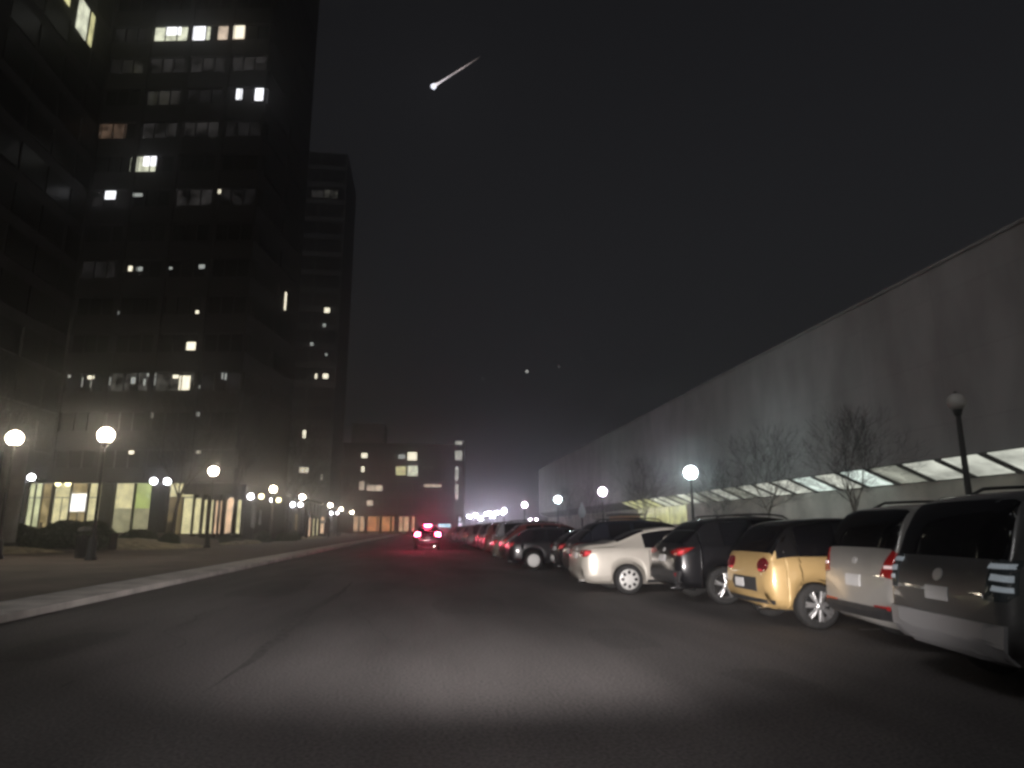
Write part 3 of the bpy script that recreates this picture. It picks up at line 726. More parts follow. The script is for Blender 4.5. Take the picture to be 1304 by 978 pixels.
# ------------------------------------------------------------------ cars (nose towards local +x, origin under the middle)
M_tyre = noisy(mat('tyre_rubber', (.018, .018, .018), .85), 20, .3)
M_plastic = noisy(mat('dark_bumper_plastic', (.028, .028, .03), .6), 8, .25)
M_cglass = mat('car_glass', (.006, .006, .008), .04, spec=.55)
M_rim = mat('alloy_rim', (.62, .62, .62), .3, .85)
M_cap = mat('silver_hubcap', (.66, .66, .64), .4, .3)
M_steel = noisy(mat('white_wheel_cover', (.78, .78, .76), .5), 4, .1)
M_dark = mat('wheel_gap', (.008, .008, .008), .9)
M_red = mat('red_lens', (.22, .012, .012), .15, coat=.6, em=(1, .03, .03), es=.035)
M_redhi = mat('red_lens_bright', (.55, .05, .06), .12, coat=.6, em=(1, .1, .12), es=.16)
M_badge = mat('badge_silver', (.6, .6, .6), .5, .4)
M_clear = mat('clear_lens', (.7, .7, .7), .1, coat=.6)
M_plate = mat('number_plate', (.55, .55, .55), .5)
M_brake = mat('brake_light_on', (.6, .02, .02), .2, em=(1, .05, .12), es=210)
def paint(name, c, metal=.3, rough=.32): return noisy(mat('paint_'+name, c, rough, metal, .8), 1.4, .06, 3)
PT = dict(silver=paint('champagne_silver', (.56, .53, .47), .25, .35), black=paint('black', (.012, .012, .014), .2, .28), gold=paint('gold', (.47, .325, .145), .2, .35),
          white=paint('pale_silver', (.38, .37, .35), .3, .4), grey=paint('charcoal', (.10, .10, .10), .3, .4), navy=paint('dark_blue', (.014, .017, .026), .3, .3),
          red=paint('red', (.16, .035, .03), .2, .35), tan=paint('tan', (.20, .17, .14), .3, .4), lgrey=paint('light_grey', (.25, .25, .26), .3, .4))
def pchip(keys):
    xs_ = [k[0] for k in keys]; ys = [k[1] for k in keys]; n = len(keys)
    h = [xs_[i+1]-xs_[i] for i in range(n-1)]; d = [(ys[i+1]-ys[i])/h[i] for i in range(n-1)]
    m = [0.]*n; m[0] = d[0]; m[-1] = d[-1]
    for i in range(1, n-1):
        m[i] = 0 if d[i-1]*d[i] <= 0 else (h[i-1]+h[i])*3/((2*h[i]+h[i-1])/d[i-1]+(h[i]+2*h[i-1])/d[i])
    def f(x):
        if x <= xs_[0]: return ys[0]
        if x >= xs_[-1]: return ys[-1]
        i = max(j for j in range(n-1) if xs_[j] <= x); t = (x-xs_[i])/h[i]
        return ((1+2*t)*(1-t)**2*ys[i]+t*(1-t)**2*h[i]*m[i]+t*t*(3-2*t)*ys[i+1]+t*t*(t-1)*h[i]*m[i+1])
    return f
def frange(a, b, s):
    n = max(1, round((b-a)/s)); return [a+(b-a)*i/n for i in range(n)]
def make_car(T, label, cat='car', group=None):
    L, Wd = T['L'], T['W']/2; wr_, xr, xf = T['R'], T['xr'], T['xf']
    Zt, Zb, Zs, Wk, Wr = (pchip(T[k]) for k in ('top', 'bot', 'belt', 'wid', 'roof'))
    st = frange(0, .12, .02)+frange(.12, .5, .05)+frange(.5, xr-.45, .08)+frange(xr-.45, xr+.45, .03)+frange(xr+.45, xf-.45, .09)+frange(xf-.45, xf+.45, .03)+frange(xf+.45, L-.12, .05)+frange(L-.12, L, .02)+[L]
    Ra = wr_+.06
    def section(x):
        zb, zt, w = Zb(x), Zt(x), Wd*Wk(x); zs = min(Zs(x), zt-.035); wr = min(Wd*Wr(x), w*.95)
        za = zb+.03
        for xw in (xr, xf):
            if abs(x-xw) < Ra: za = max(za, wr_+math.sqrt(Ra*Ra-(x-xw)**2)*.98)
        lo = max(za+.005, min(.42, zs-.2)); mid = max(za+.02, lo+.01, lerp(lo, zs, .45)); hi = max(mid+.01, lerp(lo, zs, .82))
        pts = [(0, zb), (.58*w, zb), (.60*w, za), (.90*w, za), (.975*w, max(za+.002, zb+.10)), (.995*w, lo), (w, mid), (.985*w, hi), (.96*w, zs), (.935*w, zs+.02)]
        tz = max(zt-.075, zs+.022)
        for t in (.33, .66, 1): pts.append((lerp(.93*w, wr, t), lerp(zs+.024, tz, t)))
        pts += [(wr*.97, lerp(tz, zt, .5)), (wr*.88, zt-.012*min(1, (zt-zs)*4)), (wr*.5, zt), (0, zt)]
        return pts
    n = 17; V = []; idx = {}
    for i, x in enumerate(st):
        for sd, sg in ((0, 1), (1, -1)):
            for k, (y, z) in enumerate(section(x)): idx[i, sd, k] = len(V); V.append((x-L/2, sg*y, z))
    parts = {'body': [], 'side_window': [[], []], 'rear_window': [], 'windscreen': []}
    def rng(x, rs): return any(a <= x <= b for a, b in rs)
    for i in range(len(st)-1):
        xm = (st[i]+st[i+1])/2
        for sd in (0, 1):
            for k in range(n-1):
                q = (idx[i, sd, k], idx[i+1, sd, k], idx[i+1, sd, k+1], idx[i, sd, k+1])
                if sd == 1: q = q[::-1]
                if 9 <= k <= 11 and rng(xm, T['side']): parts['side_window'][sd].append(q)
                elif k >= 13 and rng(xm, [T['rw']]): parts['rear_window'].append(q)
                elif k >= 13 and rng(xm, [T['ws']]): parts['windscreen'].append(q)
                elif T.get('dark_roof') and k >= 9 and xm < T['ws'][1] and xm > .19: parts.setdefault('roof', []).append(q)
                else: parts['body'].append(q)
    for i, fl in ((0, 1), (len(st)-1, 0)):
        loop = [idx[i, 0, k] for k in range(n)]+[idx[i, 1, k] for k in range(n-2, 0, -1)]
        parts['body'].append(tuple(loop[::-1] if not fl else loop))
    e = empty('parked_car' if not T.get('name') else T['name'], (0, 0, 0), label, cat, group)
    def sub(name, fs, m, par):
        used = {}; vv = []; ff = []
        for f in fs:
            g_ = []
            for v in f:
                if v not in used: used[v] = len(vv); vv.append(V[v])
                g_.append(used[v])
            ff.append(tuple(dict.fromkeys(g_)))
        mb = MB(); mb.add(vv, [f for f in ff if len(f) > 2], True); o = mb.build(name, m, par)
        return o
    body = sub('body', parts['body'], PT[T['paint']], e)
    body.material_slots[0].link = 'OBJECT'; body.material_slots[0].material = PT[T['paint']]
    for sd in (0, 1):
        if parts['side_window'][sd]: sub('side_window', parts['side_window'][sd], M_cglass, e)
    sub('rear_window', parts['rear_window'], M_cglass, e); sub('windscreen', parts['windscreen'], M_cglass, e)
    if parts.get('roof'): sub('roof', parts['roof'], PT['black'], e)
    allf = parts['body']+parts.get('roof', [])+parts['rear_window']+parts['windscreen']+parts['side_window'][0]+parts['side_window'][1]
    bvh = BVHTree.FromPolygons([Vector(v) for v in V], allf)
    def patch(name, outline, d, m, par=None, off=.008, res=7, plane='yz'):
        """a lens, plate or strip laid onto the body: outline is a quad or a closed polygon in the plane seen along d"""
        d = Vector(d).normalized(); c2 = Vector((sum(p[0] for p in outline), sum(p[1] for p in outline)))/len(outline)
        def to3(a, b): return Vector((-L, a, b)) if plane == 'yz' else Vector((a-L/2, -3, b))
        def hit(a, b):
            p = to3(a, b)
            if plane == 'yz': p = Vector((-L/2 if d.x > 0 else L/2, a, b))-d*6
            else: p = Vector((a-L/2, 0, b))-d*6
            h, nn, _, _ = bvh.ray_cast(p, d, 12)
            return h-d*off if h else None
        N = len(outline)
        ring = []
        for i in range(N):
            a, b_ = outline[i], outline[(i+1) % N]
            for t in range(res): ring.append((lerp(a[0], b_[0], t/res), lerp(a[1], b_[1], t/res)))
        q = 4; vs = []; ok = True
        for s_ in range(q+1):
            f_ = max(s_/q, .001)
            for a, b_ in ring:
                h = hit(lerp(c2.x, a, f_), lerp(c2.y, b_, f_))
                if h is None: h = vs[-1] if vs else Vector((0, 0, .5))
                vs.append(h)
        K = len(ring); fs = []
        for s_ in range(q):
            for i in range(K): fs.append((s_*K+i, (s_+1)*K+i, (s_+1)*K+(i+1) % K, s_*K+(i+1) % K))
        back = len(vs); vs += [v+d*(off+.02) for v in vs[-K:]]
        for i in range(K): fs.append((q*K+i, back+i, back+(i+1) % K, q*K+(i+1) % K))
        return MB().add(vs, fs, False).build(name, m, par or e)
    rear = (1, 0, 0)
    for sg in (1, -1):
        ol = [(sg*a, z) for a, z in T['tail']]
        tl = patch('tail_light', ol, Vector((1, -sg*T.get('wrap', .55), 0)), T.get('tailm', M_red), res=6)
        if T.get('tail_hi'):
            patch('lens_highlight', [(sg*a, z) for a, z in T['tail_hi']], Vector((1, -sg*T.get('wrap', .55), 0)), T.get('hi_mat', M_redhi), tl, off=.014)
        for hk in ('tail_hi2', 'tail_hi3'):
            if T.get(hk): patch('lens_highlight', [(sg*a, z) for a, z in T[hk]], Vector((1, -sg*T.get('wrap', .55), 0)), T.get('hi_mat', M_redhi), tl, off=.014)
        if T.get('refl'): patch('rear_reflector', [(sg*a, z) for a, z in T['refl']], Vector((1, -sg*.3, 0)), M_red)
        patch('headlight', [(sg*.45, .62), (sg*.85, .70), (sg*.87, .80), (sg*.5, .74)], Vector((-1, -sg*.35, 0)), M_clear)
    if T.get('plate'):
        py, pz, hw, hh = T['plate']
        if T.get('recess'):
            ry0, ry1, rz0, rz1 = T['recess']
            rp = patch('plate_recess', [(ry0, rz0), (ry0+.02, rz1), (ry1-.05, rz1), (ry1, lerp(rz0, rz1, .5)), (ry1-.08, rz0)], rear, M_plastic, off=.006)
        patch('number_plate', [(py-hw, pz-hh), (py+hw, pz-hh), (py+hw, pz+hh), (py-hw, pz+hh)], rear, M_plate, off=.014)
    if T.get('badge'):
        by, bz, br = T['badge']; patch('badge', [(by+br*cos(2*PI*i/12), bz+br*.8*sin(2*PI*i/12)) for i in range(12)], rear, M_badge, off=.012, res=1)
    if T.get('bumper'):
        z0, z1, bm = T['bumper']
        ol = [(-Wd*.86, z0), (Wd*.86, z0), (Wd*.9, z1), (-Wd*.9, z1)]
        patch('rear_bumper', ol, rear, bm, off=.03, res=10)
    if T.get('chrome_strip'):
        z0, z1 = T['chrome_strip']; patch('trim_strip', [(-.42, z0), (.42, z0), (.40, z1), (-.40, z1)], rear, M_chrome, off=.012)
    # tailgate seam, door seams, handles, mirrors
    for sg in (1, -1):
        dv = (0, -sg, 0)
        for xd in T['doors']:
            zt = Zs(xd)-.02; patch('door_seam', [(xd-.008, .36), (xd+.008, .36), (xd+.008, zt), (xd-.008, zt)], dv, M_dark, off=.002, res=4, plane='xz')
        for xh in T['handles']:
            patch('door_handle', [(xh-.1, Zs(xh)-.14), (xh+.1, Zs(xh)-.14), (xh+.1, Zs(xh)-.105), (xh-.1, Zs(xh)-.105)], dv, T.get('handlem', PT[T['paint']]), off=.03, res=2, plane='xz')
        xm = T['ws'][0]+.62 if 'mir' not in T else T['mir']; zm = Zs(xm)+.09
        MB().ball((xm-L/2, sg*(Wd+.1), zm), .12, 12, 8, (.6, 1, .75)).tube((xm-L/2+.02, sg*(Wd-.08), zm-.07), (xm-L/2, sg*(Wd+.06), zm-.02), .03, .03, 6).build('wing_mirror', PT[T['paint']] if T['paint'] != 'gold' else M_plastic, e)
        patch('sill_trim', [(xr+.42, Zb(L/2)+.05), (xf-.42, Zb(L/2)+.05), (xf-.42, Zb(L/2)+.12), (xr+.42, Zb(L/2)+.12)], dv, M_plastic, off=.006, plane='xz')
    MB().box(-L/2+xr-.45, L/2-(L-xf)+.45, -Wd*.55, Wd*.55, .22, .62).build('underbody', M_dark, e)
    if T.get('exhaust'):
        MB().tube((-L/2-.02, -Wd*.5, .27), (-L/2+.25, -Wd*.5, .27), .04, .04, 10).build('exhaust_pipe', M_chrome, e)
    if T.get('rails'):
        for sg in (1, -1):
            r0, r1 = T['rails']; y = Wd*Wr(L*.4)*.9; m = MB(); pp = None
            for i in range(13):
                x = lerp(r0, r1, i/12); p_ = (x-L/2, sg*y, Zt(x)+(.045 if 0 < i < 12 else -.02))
                if pp: m.tube(pp, p_, .018, .018, 6)
                pp = p_
            m.build('roof_rail', M_chrome if T['rails'] and T.get('chrome_rail') else M_plastic, e)
    wv = T.get('wheel', 'alloy')
    for xw in (xr, xf):
        for sg in (1, -1):
            c0 = (xw-L/2, sg*(Wd-.02), wr_); iw = .21
            ri = wr_*.66
            def lz(prof): return [(r, -sg*z) for r, z in prof]      # z measured inwards from the outer face
            t = MB(); t.lathe(lz([(ri, .01), (wr_*.86, -.005), (wr_*.97, .025), (wr_, .06), (wr_, .16), (wr_*.96, iw), (ri, iw)]), 28, c0, 'y')
            tyre = t.build('wheel', M_tyre, e)
            d = MB()
            if wv == 'cover':
                d.lathe(lz([(0, -.012), (ri*.3, -.012), (ri*.8, .0), (ri*1.06, .004), (ri, .05)]), 24, c0, 'y'); d.build('wheel_cover', M_steel, tyre)
            elif wv == 'hubcap':
                d.lathe(lz([(0, -.015), (ri*.25, -.015), (ri*.85, .0), (ri*1.05, .002), (ri, .05)]), 32, c0, 'y'); hub = d.build('hubcap', M_cap, tyre)
                h = MB()
                for i in range(8):
                    a = 2*PI*i/8; cx, cz = c0[0]+ri*.7*cos(a), c0[2]+ri*.7*sin(a); tu = Vector((-sin(a), 0, cos(a))); ra = Vector((cos(a), 0, sin(a)))
                    pts_ = [Vector((cx, c0[1]+sg*.012, cz))+ra*(ri*.19*cos(b_))+tu*(ri*.155*sin(b_)) for b_ in [2*PI*j/10 for j in range(10)]]
                    h.add(pts_+[p_-Vector((0, sg*.03, 0)) for p_ in pts_], [tuple(range(10)) if sg < 0 else tuple(range(9, -1, -1))]+[(j, (j+1) % 10, 10+(j+1) % 10, 10+j) for j in range(10)])
                h.build('hubcap_slots', M_dark, hub)
            else:
                d.lathe(lz([(ri*1.03, .0), (ri*1.03, .02), (ri*.93, .05), (ri*.93, .12)]), 28, c0, 'y')
                ns = T.get('spokes', 5)
                for i in range(ns):
                    a = 2*PI*i/ns+.3
                    for da in (-.13, .13):
                        p1 = (c0[0]+.05*cos(a), c0[1]-sg*.005, c0[2]+.05*sin(a)); p2 = (c0[0]+ri*cos(a+da), c0[1]-sg*.015, c0[2]+ri*sin(a+da))
                        d.tube(p1, p2, .032, .02, 6)
                d.lathe(lz([(0, -.02), (.06, -.015), (.07, .02)]), 14, c0, 'y')
                d.build('rim', M_rim, tyre)
                MB().lathe(lz([(0, .09), (ri, .09)]), 20, c0, 'y').build('brake_disc', M_dark, tyre)
    return e
SEDAN = dict(L=4.7, W=1.82, R=.325, xr=1.02, xf=3.78, paint='silver', wheel='hubcap', bot=[(0,.42),(.05,.30),(.3,.22),(2.3,.2),(4.4,.22),(4.65,.3),(4.7,.4)],
    top=[(0,.74),(.03,.9),(.08,1.0),(.25,1.06),(.62,1.10),(.8,1.15),(1.55,1.40),(2.1,1.46),(2.6,1.45),(3.05,1.31),(3.62,1.03),(4.2,.92),(4.55,.78),(4.66,.66),(4.7,.58)],
    belt=[(0,.72),(.08,.93),(.3,.97),(1.0,.98),(2.5,.95),(3.6,.92),(4.3,.82),(4.7,.55)], wid=[(0,.72),(.04,.83),(.12,.91),(.35,.97),(1.0,1),(3.6,1),(4.3,.95),(4.6,.82),(4.7,.66)],
    roof=[(0,.62),(.3,.8),(.7,.80),(1.4,.66),(2.3,.66),(3.0,.7),(3.6,.82),(4.7,.6)], side=[(1.42,2.22),(2.3,3.2)], rw=(.80,1.5), ws=(2.72,3.52), mir=3.1,
    tail=[(.50,.80),(.90,.80),(1.02,.90),(1.0,.95),(.52,.95)], tail_hi=[(.82,.82),(.99,.86),(.97,.92),(.82,.92)], hi_mat=M_redhi, refl=None, wrap=.9,
    plate=(0,.82,.17,.06), badge=(0,.96,.05), doors=[1.5,2.35,3.3], handles=[1.62,2.5], exhaust=True, chrome_strip=(.895,.915))
CROSS = dict(L=4.55, W=1.86, R=.35, xr=.93, xf=3.6, paint='black', wheel='alloy', spokes=5, bot=[(0,.5),(.05,.36),(.3,.28),(2.2,.25),(4.2,.28),(4.5,.36),(4.55,.45)],
    top=[(0,.78),(.03,.92),(.07,1.02),(.14,1.10),(.45,1.36),(.72,1.56),(1.1,1.62),(1.9,1.65),(2.5,1.60),(3.0,1.42),(3.5,1.14),(4.1,1.02),(4.42,.86),(4.52,.72),(4.55,.62)],
    belt=[(0,.76),(.1,1.0),(.5,1.08),(1.5,1.06),(2.6,1.02),(3.5,1.0),(4.2,.9),(4.55,.58)], wid=[(0,.74),(.04,.85),(.12,.92),(.35,.97),(.9,1),(3.5,1),(4.1,.95),(4.45,.82),(4.55,.66)],
    roof=[(0,.66),(.14,.86),(.5,.76),(.9,.68),(2.2,.67),(3.0,.74),(3.5,.84),(4.55,.6)], side=[(.95,1.55),(1.62,2.3),(2.38,3.1)], rw=(.16,.7), ws=(2.6,3.44), mir=2.95,
    tail=[(.42,.97),(.60,.91),(.92,.90),(1.10,1.02),(1.16,1.06),(.78,1.04)], tail_hi=[(.80,.93),(.93,.94),(.98,1.0),(.80,1.0)], wrap=.8, refl=[(.5,.5),(.72,.5),(.74,.58),(.52,.58)],
    plate=(0,.84,.17,.06), badge=(0,1.0,.05), doors=[1.58,2.34,3.2], handles=[1.72,2.5], exhaust=True, bumper=(.40,.62,M_plastic), rails=(.9,2.5), chrome_rail=True)
HATCH = dict(dark_roof=True, L=3.75, W=1.74, R=.32, xr=.72, xf=3.0, paint='gold', wheel='alloy', spokes=7, bot=[(0,.42),(.05,.33),(.25,.25),(1.8,.22),(3.4,.25),(3.7,.32),(3.75,.42)],
    top=[(0,.72),(.03,.86),(.07,.98),(.12,1.06),(.26,1.28),(.42,1.46),(.65,1.53),(1.3,1.57),(1.9,1.53),(2.3,1.36),(2.75,1.06),(3.3,.94),(3.6,.80),(3.72,.68),(3.75,.6)],
    belt=[(0,.7),(.1,.94),(.5,.99),(1.5,.98),(2.7,.93),(3.4,.85),(3.75,.56)], wid=[(0,.78),(.04,.87),(.12,.93),(.35,.98),(.8,1),(2.8,1),(3.3,.95),(3.65,.8),(3.75,.64)],
    roof=[(0,.7),(.12,.88),(.4,.76),(.8,.71),(1.8,.70),(2.3,.76),(2.75,.84),(3.75,.6)], side=[(.5,1.15),(1.24,2.35)], rw=(.12,.42), ws=(1.98,2.7), mir=2.25,
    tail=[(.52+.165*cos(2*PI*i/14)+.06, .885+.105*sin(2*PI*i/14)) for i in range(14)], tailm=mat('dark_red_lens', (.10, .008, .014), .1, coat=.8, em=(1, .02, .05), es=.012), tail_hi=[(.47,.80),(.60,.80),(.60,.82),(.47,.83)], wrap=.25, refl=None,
    plate=(.18,.60,.15,.065), recess=(-.42,.46,.50,.70), badge=None, doors=[1.2,2.45], handles=[1.36], exhaust=True, bumper=(.34,.40,M_plastic))
VAN = dict(L=4.9, W=1.86, R=.335, xr=.95, xf=3.95, paint='white', wheel='hubcap', bot=[(0,.44),(.05,.32),(.3,.24),(2.4,.2),(4.6,.24),(4.85,.32),(4.9,.42)],
    top=[(0,.80),(.03,.96),(.07,1.08),(.13,1.2),(.24,1.46),(.4,1.64),(.7,1.70),(1.6,1.73),(2.6,1.70),(3.2,1.50),(3.85,1.14),(4.4,1.0),(4.75,.84),(4.87,.7),(4.9,.6)],
    belt=[(0,.78),(.1,1.0),(.5,1.05),(2.5,1.02),(3.8,.98),(4.5,.85),(4.9,.56)], wid=[(0,.8),(.04,.89),(.12,.94),(.35,.98),(.9,1),(3.8,1),(4.4,.95),(4.8,.82),(4.9,.66)],
    roof=[(0,.72),(.13,.88),(.4,.80),(.8,.75),(2.5,.74),(3.2,.78),(3.85,.86),(4.9,.6)], side=[(.5,1.35),(1.45,2.35),(2.45,3.4)], rw=(.13,.40), ws=(2.75,3.75), mir=3.45,
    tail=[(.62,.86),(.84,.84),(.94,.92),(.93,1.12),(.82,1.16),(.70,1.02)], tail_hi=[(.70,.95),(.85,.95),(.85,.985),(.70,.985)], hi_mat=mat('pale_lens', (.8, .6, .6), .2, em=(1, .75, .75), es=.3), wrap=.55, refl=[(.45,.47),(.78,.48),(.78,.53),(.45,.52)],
    plate=(0,.78,.17,.07), badge=(0,1.02,.05), doors=[1.4,2.4,3.5], handles=[1.6,2.6], exhaust=False, bumper=(.36,.50,M_plastic), rails=(.7,2.7))
SUV = dict(L=4.8, W=1.94, R=.37, xr=.98, xf=3.85, paint='grey', wheel='alloy', spokes=5, bot=[(0,.5),(.05,.36),(.3,.3),(2.4,.28),(4.5,.3),(4.75,.38),(4.8,.5)],
    top=[(0,.84),(.03,.98),(.07,1.08),(.12,1.16),(.22,1.42),(.36,1.66),(.7,1.74),(1.6,1.78),(2.5,1.73),(3.1,1.52),(3.65,1.2),(4.3,1.1),(4.68,.94),(4.77,.8),(4.8,.66)],
    belt=[(0,.82),(.1,1.06),(.5,1.12),(2.5,1.08),(3.6,1.06),(4.4,.95),(4.8,.62)], wid=[(0,.82),(.04,.9),(.12,.95),(.35,.985),(.9,1),(3.7,1),(4.3,.96),(4.7,.85),(4.8,.7)],
    roof=[(0,.74),(.12,.9),(.36,.82),(.8,.75),(2.4,.74),(3.1,.78),(3.65,.87),(4.8,.64)], side=[(.5,1.4),(1.5,2.4),(2.5,3.3)], rw=(.12,.36), ws=(2.65,3.55), mir=3.3,
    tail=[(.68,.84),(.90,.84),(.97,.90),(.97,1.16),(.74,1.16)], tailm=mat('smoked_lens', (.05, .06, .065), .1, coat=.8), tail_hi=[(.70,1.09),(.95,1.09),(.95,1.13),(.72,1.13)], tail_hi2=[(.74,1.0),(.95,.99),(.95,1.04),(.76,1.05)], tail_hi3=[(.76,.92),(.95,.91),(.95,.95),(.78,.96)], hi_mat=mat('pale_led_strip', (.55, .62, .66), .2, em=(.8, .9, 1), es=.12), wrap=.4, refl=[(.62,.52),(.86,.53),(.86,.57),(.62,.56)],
    plate=(0,.84,.17,.06), badge=(0,1.0,.07), doors=[1.46,2.46,3.4], handles=[1.66,2.6], exhaust=False, bumper=(.36,.66,mat('silver_bumper', (.30, .30, .31), .45, .3)), rails=(.8,2.6))
HATCHB = dict(SEDAN, L=4.2, xr=.86, xf=3.4, paint='black', wheel='cover', bot=[(0,.42),(.05,.30),(.3,.22),(2.1,.2),(3.9,.22),(4.15,.3),(4.2,.4)],
    top=[(0,.74),(.03,.9),(.08,1.0),(.16,1.06),(.5,1.28),(.85,1.42),(1.5,1.47),(2.1,1.45),(2.6,1.31),(3.15,1.03),(3.7,.92),(4.05,.78),(4.16,.66),(4.2,.58)],
    belt=[(0,.72),(.08,.93),(.3,.98),(1.0,.98),(2.2,.95),(3.2,.92),(3.8,.82),(4.2,.55)], wid=[(0,.74),(.04,.84),(.12,.92),(.35,.97),(.9,1),(3.2,1),(3.8,.95),(4.1,.82),(4.2,.66)],
    roof=[(0,.66),(.3,.8),(.9,.68),(1.8,.67),(2.5,.71),(3.15,.82),(4.2,.6)], side=[(.85,1.3),(1.38,1.95),(2.03,2.75)], rw=(.2,.8), ws=(2.25,3.05), mir=2.65, doors=[1.34,1.99,2.85], handles=[1.5,2.15],
    tail=[(.56,.80),(.90,.80),(1.0,.90),(.96,.97),(.62,.95)], tail_hi=[(.70,.83),(.93,.84),(.96,.90),(.74,.90)])
def park(e, xrear, ymid, L, rot=0.):
    a = R(rot); e.location = (xrear+L/2*cos(a), ymid+L/2*sin(a), 0); e.rotation_euler.z = a; return e
GP = 'cars parked nose-in along the right side'
sedan = park(make_car(SEDAN, 'pale silver sedan with round silver hubcaps parked beside the black crossover', 'car', GP), 3.48, 16.0, 4.7)
cross = park(make_car(CROSS, 'black crossover with angular red tail light between silver sedan and gold hatchback', 'car', GP), 4.8, 13.8, 4.55)
hatch = park(make_car(HATCH, 'gold hatchback with black roof, dark oval tail lights and recessed number plate', 'car', GP), 4.95, 10.45, 3.75, -2)
van = park(make_car(VAN, 'pale silver minivan half hidden behind the nearest dark car', 'car', GP), 5.38, 8.33, 4.9, -6)
suv = park(make_car(SUV, 'nearest charcoal car with silver lower bumper cut by the right edge', 'car', GP), 4.62, 5.92, 4.8, -9.5)
hb = park(make_car(HATCHB, 'dark hatchback showing a bright white rear wheel cover', 'car', GP), 3.0, 25.4, 4.2)
def again(src, x, y, L, pt_, label, rot=0.):
    c = copy_tree(src); c['label'] = label; park(c, x, y, L, rot)
    for o in c.children:
        if o.name.startswith('body'): o.material_slots[0].link = 'OBJECT'; o.material_slots[0].material = PT[pt_]
    return c
again(cross, 3.85, 18.6, 4.55, 'navy', 'dark crossover immediately left of the pale silver sedan')
again(hb, 4.1, 21.9, 4.2, 'black', 'dark low car between the dark crossover and the white-wheeled hatchback')
again(cross, 3.1, 28.3, 4.55, 'red', 'reddish car just past the hatchback with the white wheel')
again(sedan, 3.0, 31.1, 4.7, 'tan', 'tan car second past the hatchback with the white wheel')
again(suv, 3.3, 33.9, 4.8, 'lgrey', 'light grey tall car third past the hatchback with the white wheel')
ORD = ['first','second','third','fourth','fifth','sixth','seventh','eighth','ninth','tenth','eleventh','twelfth','thirteenth','fourteenth','fifteenth','sixteenth','seventeenth','eighteenth','nineteenth','twentieth','twenty-first','twenty-second']
rc = random.Random(9); kinds = [(sedan,4.7,'sedan'),(cross,4.55,'crossover'),(hb,4.2,'hatchback'),(van,4.9,'minivan'),(suv,4.8,'tall car')]
cn = dict(black='black', navy='dark blue', grey='charcoal', silver='pale silver', white='pale silver', red='red', tan='tan', lgrey='light grey')
for i in range(22):
    s_, L_, nm = rc.choice(kinds); p_ = rc.choice(['black','navy','grey','silver','white','red','lgrey','black','grey'])
    again(s_, 3.2+rc.uniform(-.35, .5), 36.8+i*2.8, L_, p_, 'small distant %s %s, %s parked beyond the light grey tall car' % (cn[p_], nm, ORD[i]))
# the car ahead, driving away with its brake lights on
AHEAD = dict(CROSS, paint='black', name='driving_car', tailm=M_brake, tail_hi=None, tail=[(.55,.98),(.80,.93),(.95,.98),(.95,1.18),(.60,1.17)], wrap=.3)
ah = make_car(AHEAD, 'car driving away in the lane with three red brake lights glowing', 'car')
ah.location = (.26, 50.5, 0); ah.rotation_euler.z = PI/2
MB().box(-1.64, -1.56, -.22, .22, 1.60, 1.70).build('high_brake_light', M_brake, ah)

SKY, FILL, HEAD, HAZE, ANI, EXPO = .0039, .38, 5600, .0030, .92, 0
# ------------------------------------------------------------------ meteor and faint light specks, far outside the air of the street
e = empty('meteor', (-5.3, 1500, 1064), 'bright meteor with a white head and thin tail streaking down the sky', 'meteor')
tail_v = Vector((115, 0, 94.6))
MB().ball((0, 0, 0), 6.8, 16, 12).build('head', mat('meteor_head', (.9, .9, .9), .5, em=(.84, .87, 1), es=2.6), e)
m = MB(); n = 14; pr = None
for i in range(n+1):
    t = i/n; p_ = tail_v*t; r_ = lerp(6.4, 2.1, min(1, t/.12)**.6) if t < .12 else lerp(2.1, .7, (t-.12)/.88)
    if pr: m.tube(pr[0], p_, pr[1], r_, 10, False)
    pr = (p_, r_)
mt = mat('meteor_tail', (.05, .05, .05), .9, em=(1, .84, .78), es=1)
tc = nd(mt, 'ShaderNodeTexCoord'); sx_ = nd(mt, 'ShaderNodeSeparateXYZ'); cr = nd(mt, 'ShaderNodeValToRGB'); ln(mt, tc.outputs['Generated'], sx_.inputs[0]); ln(mt, sx_.outputs['X'], cr.inputs['Fac'])
for i_, (p_, v_) in enumerate([(0, 2.6), (.12, 1.7), (.45, .75), (.6, 1.0), (.8, .42), (1, .0)]):     # the glowing train cools and thins out behind the head
    el = cr.color_ramp.elements[i_] if i_ < 2 else cr.color_ramp.elements.new(p_)
    el.position = p_; el.color = (v_, v_*lerp(.95, .8, p_), v_*lerp(1, .74, p_), 1)
bm_ = mt.node_tree.nodes['Principled BSDF']; ln(mt, cr.outputs['Color'], bm_.inputs['Emission Color']); m.build('tail', mt, e)
def sky_at(u, v, Y):
    r = ray(u, v); return Vector((0, 0, CH))+r*(Y/r.y)
for u, v, s_, em_, lb in [(671,473,3.4,2.0,'brightest faint star low in the middle of the sky'),(615,482,4.5,.12,'dim star left of the brightest low star'),(712,467,4.2,.14,'dim star right of the brightest low star'),(740,457,3.5,.09,'dimmest star at the right end of the low row')]:
    o = MB().ball((0, 0, 0), s_, 10, 8).build('speck', mat('speck_%d' % u, (.02, .02, .02), .9, em=(1, .98, .94), es=em_), loc=sky_at(u, v, 1500)); tag(o, lb, 'speck', 'faint light specks')  # glowing balls stand in for dim unidentified points of light in the sky
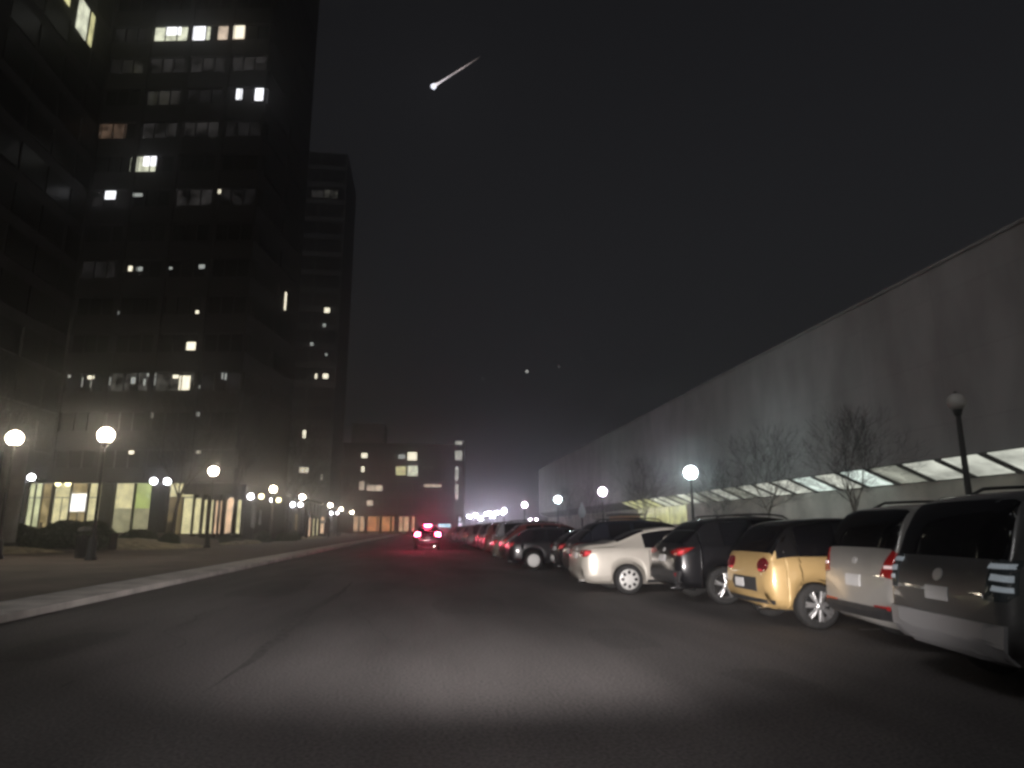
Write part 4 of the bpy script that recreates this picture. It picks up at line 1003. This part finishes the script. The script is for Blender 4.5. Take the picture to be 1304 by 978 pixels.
# ------------------------------------------------------------------ night light
wd = bpy.data.worlds.new('World'); sc.world = wd; wd.use_nodes = True
nt = wd.node_tree; bg = nt.nodes['Background']
sky = nt.nodes.new('ShaderNodeTexSky'); sky.sky_type = 'NISHITA'; sky.sun_disc = False; sky.sun_elevation = R(24); sky.sun_rotation = R(215)
sky.air_density = 1.5; sky.dust_density = 3
hs = nt.nodes.new('ShaderNodeHueSaturation'); hs.inputs['Saturation'].default_value = .24; hs.inputs['Hue'].default_value = .55
nt.links.new(sky.outputs['Color'], hs.inputs['Color']); nt.links.new(hs.outputs['Color'], bg.inputs['Color'])
bg.inputs['Strength'].default_value = SKY
sd_ = bpy.data.lights.new('fill_sun', 'SUN'); so = bpy.data.objects.new('fill_sun', sd_); COL.objects.link(so)
sd_.energy = FILL; sd_.angle = R(12); sd_.color = (1, .98, .97)  # added sun that brightens the long right wall; no moon in view
so.rotation_euler = Vector((.62, .50, -.52)).to_track_quat('-Z', 'Y').to_euler(); so.location = (-20, -20, 30)
for sx in (-.62, .62):
    l = bpy.data.lights.new('headlamp', 'SPOT'); lo = bpy.data.objects.new('headlamp', l); COL.objects.link(lo)
    l.energy = HEAD; l.spot_size = R(19); l.spot_blend = 1; l.shadow_soft_size = .07; l.color = (1, .92, .89)
    lo.location = (sx, 1.5, .72); lo.rotation_euler = Vector((.11, 1, -.024)).to_track_quat('-Z', 'Y').to_euler(); lo.scale = (5, 1, 1)
    l2 = bpy.data.lights.new('headlamp_spill', 'SPOT'); o2 = bpy.data.objects.new('headlamp_spill', l2); COL.objects.link(o2)
    l2.energy = HEAD*.024; l2.spot_size = R(46); l2.spot_blend = 1; l2.shadow_soft_size = .1; l2.color = l.color
    o2.location = (sx, 1.5, .74); o2.rotation_euler = Vector((.12, 1, -.10)).to_track_quat('-Z', 'Y').to_euler(); o2.scale = (2.2, 1, 1)
if HAZE:  # added air volume that gives lamp halos and lifts the blacks
    hz = MB().box(-690, 690, -70, 1240, -1.1, 130).build('glow_volume', mat('unused', (0, 0, 0)))
    hm = bpy.data.materials.new('glow_haze'); hm.use_nodes = True; hm.node_tree.nodes.remove(hm.node_tree.nodes['Principled BSDF'])
    pv = hm.node_tree.nodes.new('ShaderNodeVolumePrincipled'); pv.inputs['Density'].default_value = HAZE; pv.inputs['Color'].default_value = (.85, .85, .88, 1); pv.inputs['Anisotropy'].default_value = ANI
    hm.node_tree.links.new(pv.outputs[0], hm.node_tree.nodes['Material Output'].inputs['Volume'])
    hz.data.materials.clear(); hz.data.materials.append(hm); tag(hz, None, None, None, 'stuff')
sc.render.engine = 'CYCLES'
sc.view_settings.view_transform = 'Standard'; sc.view_settings.look = 'None'; sc.view_settings.exposure = EXPO; sc.view_settings.gamma = 1
sc.cycles.use_denoising = True; sc.cycles.use_light_tree = True; sc.cycles.sample_clamp_indirect = 4; sc.cycles.max_bounces = 5; sc.cycles.diffuse_bounces = 2; sc.cycles.glossy_bounces = 3; sc.cycles.volume_bounces = 1
sc.cycles.caustics_reflective = False; sc.cycles.caustics_refractive = False
sc.cycles.pixel_filter_type = 'BLACKMAN_HARRIS'; sc.cycles.filter_width = 2.9
